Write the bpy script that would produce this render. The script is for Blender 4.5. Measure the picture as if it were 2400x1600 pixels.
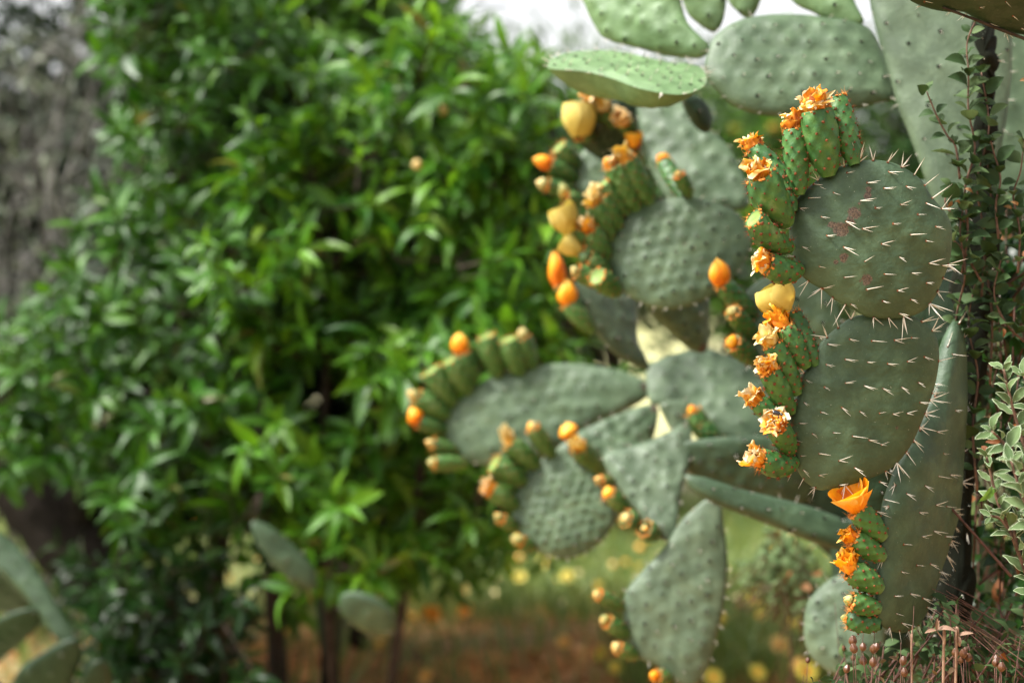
import bpy, math, random
import numpy as np
from mathutils import Matrix, Vector

rng = np.random.default_rng(11)
random.seed(11)
SC = bpy.context.scene
COL = SC.collection
for o in list(bpy.data.objects):
    bpy.data.objects.remove(o)

# ------------------------------------------------------------------ camera, world, sun, exposure
CAM_H = 1.1
FOC = 50.0 / 36.0 * 2400.0
CAM = np.array([0.0, 0.0, CAM_H])
cd = bpy.data.cameras.new("camera")
cam = bpy.data.objects.new("camera", cd)
COL.objects.link(cam)
cam.location = (0, 0, CAM_H)
cam.rotation_euler = (math.radians(90), 0, 0)
cd.lens = 50
cd.sensor_width = 36
cd.clip_start = 0.05
cd.clip_end = 400
cd.dof.use_dof = True
cd.dof.focus_distance = 1.74
cd.dof.aperture_fstop = 2.2
SC.camera = cam

SUN_EL, SUN_AZ = math.radians(56), math.radians(-104)     # azimuth measured from +Y towards +X
w = bpy.data.worlds.new("World")
SC.world = w
w.use_nodes = True
nt = w.node_tree
nt.nodes.clear()
wo = nt.nodes.new("ShaderNodeOutputWorld")
bg = nt.nodes.new("ShaderNodeBackground")
sky = nt.nodes.new("ShaderNodeTexSky")
sky.sky_type = 'NISHITA'
sky.sun_disc = False
sky.sun_elevation = SUN_EL
sky.sun_rotation = SUN_AZ
sky.air_density = 1.0
sky.dust_density = 5.0
sky.ozone_density = 1.0
hs = nt.nodes.new("ShaderNodeHueSaturation")
hs.inputs['Saturation'].default_value = 0.07
hs.inputs['Value'].default_value = 1.4
nt.links.new(sky.outputs[0], hs.inputs['Color'])
nt.links.new(hs.outputs[0], bg.inputs[0])
bg.inputs[1].default_value = 0.12
nt.links.new(bg.outputs[0], wo.inputs[0])

sd = bpy.data.lights.new("sun", 'SUN')
sun = bpy.data.objects.new("sun", sd)
COL.objects.link(sun)
sd.energy = 4.4
sd.angle = math.radians(10)
sd.color = (1.0, 0.96, 0.9)
S = Vector((math.sin(SUN_AZ) * math.cos(SUN_EL), math.cos(SUN_AZ) * math.cos(SUN_EL), math.sin(SUN_EL)))
sun.rotation_euler = S.to_track_quat('Z', 'Y').to_euler()
sun.location = (-4, 2, 6)

SC.view_settings.view_transform = 'Standard'
SC.view_settings.look = 'None'
SC.view_settings.exposure = 1.12
SC.view_settings.gamma = 1.0
SC.render.engine = 'CYCLES'
SC.cycles.use_denoising = True
SC.cycles.max_bounces = 6
SC.cycles.diffuse_bounces = 2
SC.cycles.glossy_bounces = 2
SC.cycles.transmission_bounces = 3
SC.cycles.sample_clamp_indirect = 4.0

# ------------------------------------------------------------------ helpers
W = {}

def P(px, py, d):
    return CAM + np.array([(px - 1200) / FOC * d, d, -(py - 800) / FOC * d])

def nrm(v):
    v = np.asarray(v, float)
    return v / (np.linalg.norm(v) + 1e-12)

def mesh_of(name, V, F, mat, attrs=None, smooth=True):
    V = np.asarray(V, np.float32)
    if isinstance(F, np.ndarray):
        F = [F]
    me = bpy.data.meshes.new(name)
    me.vertices.add(len(V))
    me.vertices.foreach_set('co', V.ravel())
    loops = np.concatenate([f.ravel() for f in F]).astype(np.int32)
    tot = np.concatenate([np.full(len(f), f.shape[1]) for f in F]).astype(np.int32)
    start = np.concatenate([[0], np.cumsum(tot)[:-1]]).astype(np.int32)
    me.loops.add(len(loops))
    me.loops.foreach_set('vertex_index', loops)
    me.polygons.add(len(tot))
    me.polygons.foreach_set('loop_start', start)
    me.polygons.foreach_set('loop_total', tot)
    if smooth:
        me.polygons.foreach_set('use_smooth', np.ones(len(tot), bool))
    for k, a in (attrs or {}).items():
        at = me.attributes.new(k, 'FLOAT', 'POINT')
        at.data.foreach_set('value', np.asarray(a, np.float32))
    me.update(calc_edges=True)
    me.materials.append(mat)
    return me

def place(o, parent, org):
    org = np.asarray(org, float)
    if parent is not None:
        o.parent = parent
        o.location = Vector(org - W[parent.name])
    else:
        o.location = Vector(org)
    W[o.name] = org

def mk(name, V, F, mat, parent=None, org=None, attrs=None, smooth=True, kind=None):
    V = np.asarray(V, float)
    if org is None:
        org = V.mean(0)
    org = np.asarray(org, float)
    me = mesh_of(name, V - org, F, mat, attrs, smooth)
    o = bpy.data.objects.new(name, me)
    COL.objects.link(o)
    place(o, parent, org)
    if kind:
        o['kind'] = kind
    return o

def put(name, me, parent, M):
    """an object from a shared mesh, M a world 4x4"""
    o = bpy.data.objects.new(name, me)
    COL.objects.link(o)
    M = np.array(M, float)
    W[o.name] = M[:3, 3].copy()
    if parent is not None:
        o.parent = parent
        M[:3, 3] -= W[parent.name]
    o.matrix_local = Matrix(M.tolist())
    return o

def thing(name, label, cat, org, group=None):
    o = bpy.data.objects.new(name, None)
    o.empty_display_size = 0.05
    COL.objects.link(o)
    place(o, None, org)
    tag(o, label, cat, group)
    return o

def tag(o, label, cat=None, group=None):
    o['label'] = label
    if cat:
        o['category'] = cat
    if group:
        o['group'] = group

def frame(d, up, org, s=1.0):
    y = nrm(d)
    z = np.asarray(up, float) - np.dot(up, y) * y
    if np.linalg.norm(z) < 1e-4:
        z = np.array([1, 0, 0]) - y[0] * y
    z = nrm(z)
    x = np.cross(y, z)
    M = np.eye(4)
    M[:3, 0] = x * s
    M[:3, 1] = y * s
    M[:3, 2] = z * s
    M[:3, 3] = org
    return M

def joined(bases, Ms, vis):
    """merge many copies: bases list of (V,F list), Ms (N,4,4), vis index of base per copy; also per-copy random attribute"""
    VV, QQ, TT, AA, base_n = [], [], [], [], 0
    for b, (V, F) in enumerate(bases):
        sel = [i for i in range(len(Ms)) if vis[i] == b]
        if not sel:
            continue
        M = np.array([Ms[i] for i in sel])
        out = np.einsum('nij,vj->nvi', M[:, :3, :3], V) + M[:, None, :3, 3]
        n, v = out.shape[:2]
        VV.append(out.reshape(-1, 3))
        off = base_n + np.arange(n) * v
        for f in F:
            ff = (f[None] + off[:, None, None]).reshape(-1, f.shape[1])
            (QQ if f.shape[1] == 4 else TT).append(ff)
        AA.append(np.repeat(rng.random(n), v))
        base_n += n * v
    Fs = []
    if QQ:
        Fs.append(np.concatenate(QQ))
    if TT:
        Fs.append(np.concatenate(TT))
    return np.concatenate(VV), Fs, np.concatenate(AA)

def grid_faces(nr, nc, wrap=False):
    f = []
    for i in range(nr - 1):
        for j in range(nc if wrap else nc - 1):
            k = (j + 1) % nc
            f.append((i * nc + j, i * nc + k, (i + 1) * nc + k, (i + 1) * nc + j))
    return np.array(f)

def catmull(pts, n=6, closed=False):
    pts = np.asarray(pts, float)
    N = len(pts)
    out = []
    rngi = range(N if closed else N - 1)
    for i in rngi:
        if closed:
            p0, p1, p2, p3 = pts[i - 1], pts[i], pts[(i + 1) % N], pts[(i + 2) % N]
        else:
            p1, p2 = pts[i], pts[i + 1]
            p0 = pts[i - 1] if i > 0 else 2 * p1 - p2
            p3 = pts[i + 2] if i + 2 < N else 2 * p2 - p1
        for k in range(n):
            t = k / n
            out.append(0.5 * ((2 * p1) + (-p0 + p2) * t + (2 * p0 - 5 * p1 + 4 * p2 - p3) * t * t + (-p0 + 3 * p1 - 3 * p2 + p3) * t ** 3))
    if not closed:
        out.append(pts[-1])
    return np.array(out)

def tube_geo(path, radii, sides=8, bump=0.0):
    path = np.asarray(path, float)
    n = len(path)
    radii = np.interp(np.linspace(0, 1, n), np.linspace(0, 1, len(radii)), radii)
    T = np.gradient(path, axis=0)
    V = []
    ref = np.array([0.3, 0.9, 0.2])
    for i in range(n):
        t = nrm(T[i])
        a = nrm(np.cross(t, ref))
        b = np.cross(t, a)
        for k in range(sides):
            th = 2 * math.pi * k / sides
            r = radii[i] * (1 + bump * (rng.random() - 0.5))
            V.append(path[i] + r * (math.cos(th) * a + math.sin(th) * b))
    F = grid_faces(n, sides, True)
    V = np.array(V + [path[0], path[-1]])
    cap = np.array([(n * sides, (k + 1) % sides, k) for k in range(sides)] +
                   [(n * sides + 1, (n - 1) * sides + k, (n - 1) * sides + (k + 1) % sides) for k in range(sides)])
    return V, [F, cap]

def tubes_geo(items):
    VV, QQ, TT, off = [], [], [], 0
    for path, radii, sides in items:
        V, (Q, T) = tube_geo(path, radii, sides)
        VV.append(V)
        QQ.append(Q + off)
        TT.append(T + off)
        off += len(V)
    return np.concatenate(VV), [np.concatenate(QQ), np.concatenate(TT)]

# ------------------------------------------------------------------ materials
def new_mat(name):
    m = bpy.data.materials.new(name)
    m.use_nodes = True
    n = m.node_tree
    n.nodes.clear()
    out = n.nodes.new('ShaderNodeOutputMaterial')
    return m, n, out

def N(n, t, **kw):
    x = n.nodes.new(t)
    for k, v in kw.items():
        if k.startswith('_'):
            setattr(x, k[1:], v)
        else:
            x.inputs[k].default_value = v
    return x

def ramp(n, fac, stops):
    r = n.nodes.new('ShaderNodeValToRGB')
    while len(r.color_ramp.elements) < len(stops):
        r.color_ramp.elements.new(0.5)
    for e, (p, c) in zip(r.color_ramp.elements, stops):
        e.position = p
        e.color = (*c, 1)
    n.links.new(fac, r.inputs[0])
    return r.outputs[0]

def noise(n, scale, detail=4, coord='Object', rough=0.5):
    tc = n.nodes.new('ShaderNodeTexCoord')
    x = N(n, 'ShaderNodeTexNoise', Scale=scale, Detail=detail, Roughness=rough)
    n.links.new(tc.outputs[coord], x.inputs['Vector'])
    return x.outputs['Fac']

def mixc(n, fac, a, b):
    x = n.nodes.new('ShaderNodeMix')
    x.data_type = 'RGBA'
    for s, v in ((x.inputs[0], fac), (x.inputs[6], a), (x.inputs[7], b)):
        if isinstance(v, (int, float)):
            s.default_value = v
        elif isinstance(v, tuple):
            s.default_value = (*v, 1)
        else:
            n.links.new(v, s)
    return x.outputs[2]

def attr(n, name):
    a = n.nodes.new('ShaderNodeAttribute')
    a.attribute_name = name
    return a.outputs['Fac']

def bump(n, h, strength, dist):
    b = N(n, 'ShaderNodeBump', Strength=strength, Distance=dist)
    n.links.new(h, b.inputs['Height'])
    return b.outputs[0]

def cactus_mat(name, c1, c2, c3, powder=0.5, rough=0.55):
    c1, c2, c3 = [(c[0] * 0.60, c[1] * 0.66, c[2] * 0.58) for c in (c1, c2, c3)]
    m, n, out = new_mat(name)
    base = ramp(n, noise(n, 9, 5), [(0.3, c1), (0.55, c2), (0.75, c3)])
    # waxy bloom rubbed off in streaks
    base = mixc(n, ramp(n, noise(n, 38, 6, rough=0.7), [(0.45, (0, 0, 0)), (0.7, (powder,) * 3)]), base, tuple(min(1, x * 1.45 + 0.008) for x in c3))
    base = mixc(n, ramp(n, noise(n, 22, 6, rough=0.65), [(0.38, (0.32,) * 3), (0.58, (0, 0, 0))]), base, tuple(x * 0.55 for x in c1))
    # white dust specks
    sp = ramp(n, noise(n, 420, 2), [(0.735, (0, 0, 0)), (0.77, (0.5,) * 3)])
    base = mixc(n, sp, base, (0.42, 0.45, 0.36))
    # corky scars
    mul = n.nodes.new('ShaderNodeMath')
    mul.operation = 'MULTIPLY_ADD'
    n.links.new(noise(n, 190, 5, rough=0.75), mul.inputs[0])
    mul.inputs[1].default_value = 0.9
    n.links.new(attr(n, 'scar'), mul.inputs[2])
    sc = ramp(n, mul.outputs[0], [(0.92, (0, 0, 0)), (1.0, (1, 1, 1))])
    cork = ramp(n, noise(n, 600, 3), [(0.35, (0.025, 0.017, 0.011)), (0.7, (0.11, 0.075, 0.05))])
    base = mixc(n, sc, base, cork)
    b = N(n, 'ShaderNodeBsdfPrincipled', Roughness=rough)
    b.inputs['Specular IOR Level'].default_value = 0.35 if rough < 0.9 else 0.1
    n.links.new(base, b.inputs['Base Color'])
    n.links.new(bump(n, noise(n, 170, 6), 0.5, 0.0018), b.inputs['Normal'])
    n.links.new(b.outputs[0], out.inputs[0])
    return m

M_PAD_FRONT = cactus_mat('pad_front', (0.032, 0.064, 0.032), (0.052, 0.092, 0.048), (0.088, 0.138, 0.080), 0.4)  # darker green than the other pads, partly shade put into the colour
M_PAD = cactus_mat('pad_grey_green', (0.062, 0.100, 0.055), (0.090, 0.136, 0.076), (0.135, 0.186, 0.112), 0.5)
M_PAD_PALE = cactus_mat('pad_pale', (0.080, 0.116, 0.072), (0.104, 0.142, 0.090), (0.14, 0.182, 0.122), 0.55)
M_PAD_YOUNG_LIT = cactus_mat('pad_young_backlit', (0.10, 0.175, 0.070), (0.135, 0.22, 0.095), (0.18, 0.27, 0.13), 0.4)  # light green raised so the colour carries backlight through the pads
M_PAD_DARK = cactus_mat('pad_dark', (0.012, 0.034, 0.014), (0.018, 0.046, 0.020), (0.030, 0.062, 0.030), 0.1)  # dark green; on shaded pads the colour also carries their shade
M_CORK = cactus_mat('old_stem', (0.006, 0.007, 0.004), (0.010, 0.011, 0.007), (0.016, 0.016, 0.011), 0.0, 0.98)

def simple_mat(name, stops, scale=30, rough=0.6, spec=0.3, bumps=None, use_attr=None, trans=None, back=None):
    m, n, out = new_mat(name)
    if use_attr:
        f = n.nodes.new('ShaderNodeMath')
        f.operation = 'MULTIPLY_ADD'
        n.links.new(noise(n, scale, 3), f.inputs[0])
        f.inputs[1].default_value = 0.5
        a2 = n.nodes.new('ShaderNodeMath')
        a2.operation = 'MULTIPLY_ADD'
        n.links.new(attr(n, use_attr), a2.inputs[0])
        a2.inputs[1].default_value = 0.8
        a2.inputs[2].default_value = -0.15
        n.links.new(a2.outputs[0], f.inputs[2])
        fac = f.outputs[0]
    else:
        fac = noise(n, scale, 4)
    c = ramp(n, fac, stops)
    b = N(n, 'ShaderNodeBsdfPrincipled', Roughness=rough)
    b.inputs['Specular IOR Level'].default_value = spec
    n.links.new(c, b.inputs['Base Color'])
    if bumps:
        n.links.new(bump(n, noise(n, bumps[0], 3), bumps[1], bumps[2]), b.inputs['Normal'])
    res = b.outputs[0]
    if trans:
        t = n.nodes.new('ShaderNodeBsdfTranslucent')
        cc = n.nodes.new('ShaderNodeHueSaturation')
        cc.inputs['Value'].default_value = trans[1]
        cc.inputs['Saturation'].default_value = 1.1
        n.links.new(c, cc.inputs['Color'])
        n.links.new(cc.outputs[0], t.inputs['Color'])
        mx = n.nodes.new('ShaderNodeMixShader')
        mx.inputs[0].default_value = trans[0]
        n.links.new(res, mx.inputs[1])
        n.links.new(t.outputs[0], mx.inputs[2])
        res = mx.outputs[0]
    n.links.new(res, out.inputs[0])
    return m

def leaf_mat(name, stops, rough=0.38, trans=(0.35, 1.6), spec=0.5, scale=9):
    """colour varies from leaf to leaf: by the 'tone' attribute on joined foliage, by Object Info random on single leaves"""
    m, n, out = new_mat(name)
    oi = n.nodes.new('ShaderNodeObjectInfo')
    add = n.nodes.new('ShaderNodeMath')
    add.operation = 'ADD'
    n.links.new(attr(n, 'tone'), add.inputs[0])
    n.links.new(oi.outputs['Random'], add.inputs[1])
    fr = n.nodes.new('ShaderNodeMath')
    fr.operation = 'FRACT'
    n.links.new(add.outputs[0], fr.inputs[0])
    c = ramp(n, fr.outputs[0], [(p, (q[0] * 0.58, q[1] * 0.64, q[2] * 0.50)) for p, q in stops])
    c = mixc(n, ramp(n, noise(n, scale, 3), [(0.35, (0, 0, 0)), (0.7, (0.35,) * 3)]), c, tuple(min(1, x * 0.85) for x in stops[len(stops) // 2][1]))
    b = N(n, 'ShaderNodeBsdfPrincipled', Roughness=rough)
    b.inputs['Specular IOR Level'].default_value = spec
    n.links.new(c, b.inputs['Base Color'])
    t = n.nodes.new('ShaderNodeBsdfTranslucent')
    cc = n.nodes.new('ShaderNodeHueSaturation')
    cc.inputs['Value'].default_value = trans[1]
    cc.inputs['Hue'].default_value = 0.485
    n.links.new(c, cc.inputs['Color'])
    n.links.new(cc.outputs[0], t.inputs['Color'])
    mx = n.nodes.new('ShaderNodeMixShader')
    mx.inputs[0].default_value = trans[0]
    n.links.new(b.outputs[0], mx.inputs[1])
    n.links.new(t.outputs[0], mx.inputs[2])
    n.links.new(mx.outputs[0], out.inputs[0])
    return m

M_LEAF = leaf_mat('shrub_leaf', [(0.0, (0.010, 0.070, 0.003)), (0.35, (0.026, 0.125, 0.004)), (0.70, (0.060, 0.200, 0.006)), (0.95, (0.14, 0.30, 0.015)), (0.983, (0.20, 0.28, 0.03)), (0.985, (0.20, 0.13, 0.05)), (1.0, (0.16, 0.09, 0.04))], rough=0.46, trans=(0.27, 2.0), spec=0.33)
M_LEAF_YEL = leaf_mat('sunny_leaf', [(0.0, (0.06, 0.17, 0.02)), (0.5, (0.11, 0.25, 0.03)), (1.0, (0.19, 0.33, 0.06))], trans=(0.45, 1.7))  # yellow-green with the tree top's sunlight put into the leaf colour
M_LEAF_SHADE = leaf_mat('inner_shade_leaf', [(0.0, (0.004, 0.015, 0.003)), (0.6, (0.007, 0.026, 0.004)), (1.0, (0.013, 0.038, 0.007))], trans=(0.1, 1.2), spec=0.25, rough=0.6)  # near-black leaf colour standing in for shade deep in the foliage
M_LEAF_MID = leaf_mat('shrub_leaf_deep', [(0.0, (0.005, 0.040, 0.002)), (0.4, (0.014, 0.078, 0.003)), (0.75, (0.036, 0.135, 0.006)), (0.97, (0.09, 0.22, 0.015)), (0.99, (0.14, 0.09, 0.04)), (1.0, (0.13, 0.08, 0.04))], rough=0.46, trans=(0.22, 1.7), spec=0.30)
M_LEAF_DK = leaf_mat('shaded_leaf', [(0.0, (0.007, 0.026, 0.005)), (0.6, (0.014, 0.048, 0.008)), (1.0, (0.028, 0.075, 0.014))], spec=0.25)  # leaf colour lowered to stand for shade
M_LEAF_BG = leaf_mat('distant_leaf', [(0.0, (0.05, 0.10, 0.035)), (0.6, (0.085, 0.15, 0.05)), (1.0, (0.13, 0.20, 0.08))], rough=0.5)
M_LEAF_GREY = leaf_mat('grey_leaf', [(0.0, (0.04, 0.06, 0.03)), (0.6, (0.12, 0.14, 0.10)), (1.0, (0.42, 0.43, 0.38))], rough=0.7, trans=(0.2, 1.3))
M_LEAF_HERB = leaf_mat('felted_leaf', [(0.0, (0.085, 0.135, 0.060)), (0.5, (0.14, 0.20, 0.095)), (1.0, (0.21, 0.28, 0.15))], rough=0.75, trans=(0.25, 1.3), spec=0.15, scale=60)
M_LEAF_VINE = leaf_mat('climber_leaf', [(0.0, (0.020, 0.045, 0.014)), (0.5, (0.045, 0.088, 0.030)), (1.0, (0.13, 0.18, 0.085))], rough=0.65, trans=(0.25, 1.3), spec=0.2, scale=60)
M_RIM = simple_mat('leaf_rim', [(0.3, (0.24, 0.30, 0.18)), (0.7, (0.36, 0.42, 0.28))], rough=0.8)
M_DEADLEAF = leaf_mat('dead_leaf', [(0.0, (0.20, 0.06, 0.015)), (0.5, (0.34, 0.11, 0.02)), (1.0, (0.32, 0.18, 0.08))], rough=0.7, scale=60)
M_BROWNLEAF = leaf_mat('brown_leaf', [(0.0, (0.05, 0.03, 0.018)), (0.5, (0.12, 0.065, 0.03)), (0.85, (0.22, 0.13, 0.06)), (1.0, (0.08, 0.13, 0.05))], rough=0.8, scale=60)
M_FRUIT = simple_mat('fruit_skin', [(0.28, (0.016, 0.058, 0.014)), (0.46, (0.026, 0.092, 0.019)), (0.62, (0.048, 0.130, 0.026)), (0.74, (0.11, 0.17, 0.055))], scale=55, rough=0.5, spec=0.35, bumps=(380, 0.5, 0.001))
M_FRUIT_MID = simple_mat('fruit_skin_mid', [(0.28, (0.024, 0.075, 0.014)), (0.5, (0.044, 0.118, 0.022)), (0.70, (0.10, 0.17, 0.055))], scale=45, rough=0.55, spec=0.3)
M_FRUIT_DK = simple_mat('fruit_skin_dark', [(0.3, (0.016, 0.055, 0.013)), (0.6, (0.034, 0.10, 0.022))], scale=26, rough=0.45)
M_CUP = simple_mat('fruit_navel', [(0.3, (0.09, 0.16, 0.025)), (0.7, (0.16, 0.23, 0.05))], scale=90, rough=0.6)
M_AREOLE = simple_mat('areole_felt', [(0.35, (0.07, 0.02, 0.008)), (0.65, (0.20, 0.065, 0.02))], scale=300, rough=0.9)
M_AREOLE_OR = simple_mat('areole_orange', [(0.35, (0.38, 0.12, 0.02)), (0.65, (0.62, 0.26, 0.06))], scale=300, rough=0.9)
M_SPINE = simple_mat('spine', [(0.3, (0.46, 0.42, 0.34)), (0.7, (0.66, 0.63, 0.56))], scale=80, rough=0.45, spec=0.4)
M_DRY = simple_mat('dried_petal', [(0.10, (0.30, 0.07, 0.004)), (0.30, (0.66, 0.21, 0.008)), (0.48, (0.74, 0.36, 0.035)), (0.62, (0.72, 0.50, 0.20)), (0.85, (0.74, 0.64, 0.44))], scale=70, rough=0.6, use_attr='tone', bumps=(500, 0.6, 0.001), trans=(0.3, 1.1))
M_ORANGE = simple_mat('orange_petal', [(0.12, (0.60, 0.13, 0.003)), (0.4, (0.85, 0.30, 0.008)), (0.6, (0.88, 0.42, 0.02)), (0.9, (0.88, 0.62, 0.16))], scale=50, rough=0.5, use_attr='tone', trans=(0.3, 1.1))
M_YELLOW = simple_mat('yellow_petal', [(0.1, (0.50, 0.36, 0.05)), (0.5, (0.62, 0.50, 0.13)), (0.9, (0.68, 0.58, 0.20))], scale=40, rough=0.5, use_attr='tone', trans=(0.3, 1.1))
M_CREAM = simple_mat('cream_petal', [(0.1, (0.60, 0.24, 0.01)), (0.35, (0.66, 0.42, 0.08)), (0.8, (0.70, 0.62, 0.34))], scale=60, rough=0.6, use_attr='tone', trans=(0.3, 1.1))
M_BUDSM = simple_mat('bud_scale', [(0.1, (0.62, 0.22, 0.01)), (0.3, (0.14, 0.17, 0.04)), (0.5, (0.30, 0.28, 0.10)), (0.68, (0.46, 0.38, 0.16)), (0.85, (0.60, 0.24, 0.01))], scale=260, rough=0.6, use_attr='tone')
M_BARK = simple_mat('bark', [(0.3, (0.022, 0.017, 0.013)), (0.7, (0.060, 0.048, 0.038))], scale=40, rough=0.95, spec=0.08, bumps=(90, 0.8, 0.004))
M_BARK_DK = simple_mat('dark_bark', [(0.3, (0.006, 0.005, 0.004)), (0.7, (0.016, 0.013, 0.011))], scale=30, rough=1.0, spec=0.03, bumps=(60, 0.8, 0.01))  # bark colour lowered to stand for the shade around the trunk
M_TWIG_GREY = simple_mat('grey_twig', [(0.40, (0.035, 0.032, 0.030)), (0.62, (0.27, 0.26, 0.24))], scale=5, rough=0.85)
M_TWIG = simple_mat('herb_stem', [(0.3, (0.045, 0.022, 0.014)), (0.7, (0.15, 0.085, 0.055))], scale=120, rough=0.8)
M_TWIG_RED = simple_mat('red_twig', [(0.3, (0.035, 0.016, 0.012)), (0.7, (0.11, 0.05, 0.035))], scale=120, rough=0.8)
M_POD = simple_mat('seed_pod', [(0.3, (0.025, 0.008, 0.003)), (0.52, (0.075, 0.024, 0.008)), (0.74, (0.20, 0.09, 0.03))], scale=90, rough=0.4, spec=0.5)
M_STALK = simple_mat('pale_stalk', [(0.3, (0.11, 0.055, 0.032)), (0.7, (0.28, 0.18, 0.12))], scale=90, rough=0.7)
M_BEETLE = simple_mat('beetle_shell', [(0.3, (0.006, 0.006, 0.008)), (0.7, (0.02, 0.02, 0.024))], rough=0.2, spec=0.7)

# ------------------------------------------------------------------ ground, field, far bank
def ground_mat():
    m, n, out = new_mat('ground')
    geo = n.nodes.new('ShaderNodeNewGeometry')
    sep = n.nodes.new('ShaderNodeSeparateXYZ')
    n.links.new(geo.outputs['Position'], sep.inputs[0])
    soil = ramp(n, noise(n, 3.0, 8, rough=0.7), [(0.3, (0.26, 0.11, 0.045)), (0.44, (0.60, 0.25, 0.075)), (0.68, (0.66, 0.38, 0.19))])
    grey = ramp(n, noise(n, 5.0, 8, rough=0.7), [(0.3, (0.09, 0.085, 0.045)), (0.6, (0.20, 0.17, 0.09))])
    grass = ramp(n, noise(n, 2.2, 8), [(0.3, (0.05, 0.085, 0.02)), (0.7, (0.11, 0.14, 0.045))])
    pale = ramp(n, noise(n, 0.5, 8), [(0.3, (0.26, 0.26, 0.11)), (0.55, (0.36, 0.35, 0.18)), (0.75, (0.42, 0.37, 0.27))])
    near = mixc(n, ramp(n, noise(n, 0.9, 5), [(0.42, (0, 0, 0)), (0.56, (1, 1, 1))]), soil, grey)
    mr = N(n, 'ShaderNodeMapRange')
    mr.inputs[1].default_value = 5.3
    mr.inputs[2].default_value = 6.4
    n.links.new(sep.outputs[1], mr.inputs[0])
    c = mixc(n, mr.outputs[0], near, grass)
    mr3 = N(n, 'ShaderNodeMapRange')
    mr3.inputs[1].default_value = -0.9
    mr3.inputs[2].default_value = -1.3
    n.links.new(sep.outputs[0], mr3.inputs[0])
    c = mixc(n, mr3.outputs[0], c, pale)
    mr2 = N(n, 'ShaderNodeMapRange')
    mr2.inputs[1].default_value = 7.0
    mr2.inputs[2].default_value = 8.2
    n.links.new(sep.outputs[1], mr2.inputs[0])
    c = mixc(n, mr2.outputs[0], c, pale)
    b = N(n, 'ShaderNodeBsdfPrincipled', Roughness=0.95)
    b.inputs['Specular IOR Level'].default_value = 0.1
    n.links.new(c, b.inputs['Base Color'])
    n.links.new(bump(n, noise(n, 12, 6), 0.7, 0.03), b.inputs['Normal'])
    n.links.new(b.outputs[0], out.inputs[0])
    return m

def gz(x, y):
    base = 0.03 * np.sin(x * 1.7 + 0.4) * np.cos(y * 1.3) + 0.015 * np.sin(x * 5.1 + y * 3.7)
    rise = np.clip((y - 9) / 14, 0, 1)
    return base + rise * rise * (3 - 2 * rise) * 1.75 * np.clip(1 - (y - 30) / 200, 0.5, 1)

ax = np.concatenate([-np.geomspace(150, 5, 25), np.linspace(-4.6, 4.6, 50), np.geomspace(5, 150, 25)])
ay = np.concatenate([np.linspace(-8, 12, 90), np.geomspace(12.4, 300, 45)])
X, Y = np.meshgrid(ax, ay)
V = np.stack([X, Y, gz(X, Y)], -1).reshape(-1, 3)
g = mk('ground', V, grid_faces(len(ay), len(ax)), ground_mat(), org=(0, 0, 0), kind='structure')
tag(g, 'orange earth in front running back into a pale dry field')

# ------------------------------------------------------------------ cactus pads
class Pad:
    pass

def pad_surface(p, u, v, side):
    """u, v in the pad's plane -> 3D point (N,3) on the front (side=1) or back (side=-1)"""
    u = np.atleast_1d(u)
    v = np.atleast_1d(v)
    ang = np.arctan2(v, u) % (2 * math.pi)
    R = np.interp(ang, p.ta, p.tr, period=2 * math.pi)
    r = np.clip(np.hypot(u, v) / R, 0, 1)
    h = p.H * np.sqrt(np.clip(1 - r ** 3.2, 0, 1))
    if p.lens:
        h = (p.lens[0] if side > 0 else p.lens[1]) * (1 - r ** 3.0)
    und = p.und * (np.sin(u * 38 * p.k + p.ph[0] + 2.0 * np.sin(v * 30 * p.k)) * np.sin(v * 44 * p.k + p.ph[1])
                   + 0.5 * np.sin(u * 95 * p.k + v * 60 * p.k + p.ph[2]))
    env = np.clip((1 - r) * 4, 0, 1)
    d = und * env
    if p.bump > 0 and len(p.are):
        A = p.are
        du = u[:, None] - A[None, :, 0]
        dv = v[:, None] - A[None, :, 1]
        g1 = np.exp(-(du ** 2 + dv ** 2) / (2 * p.brad ** 2))
        g2 = np.exp(-((du) ** 2 + (dv) ** 2) / (2 * (p.brad * 0.33) ** 2))
        d = d + (p.bump * g1.sum(1) - p.bump * 0.55 * g2.sum(1)) * (0.35 + 0.65 * np.clip((1 - r) * 6, 0, 1))
    z = side * h + side * d + p.bend[0] * u * u * 4 + p.bend[1] * v * v * 4 + p.bend[2] * u * v * 4
    return p.C + np.outer(u, p.e1) + np.outer(v, p.e2) + np.outer(z, p.n)

def on_plane(p, px, py):
    d = np.array([(px - 1200) / FOC, 1.0, -(py - 800) / FOC])
    t = np.dot(p.C - CAM, p.n) / np.dot(d, p.n)
    q = CAM + d * t - p.C
    return float(q @ p.e1), float(q @ p.e2)

ALLPADS = []

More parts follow.
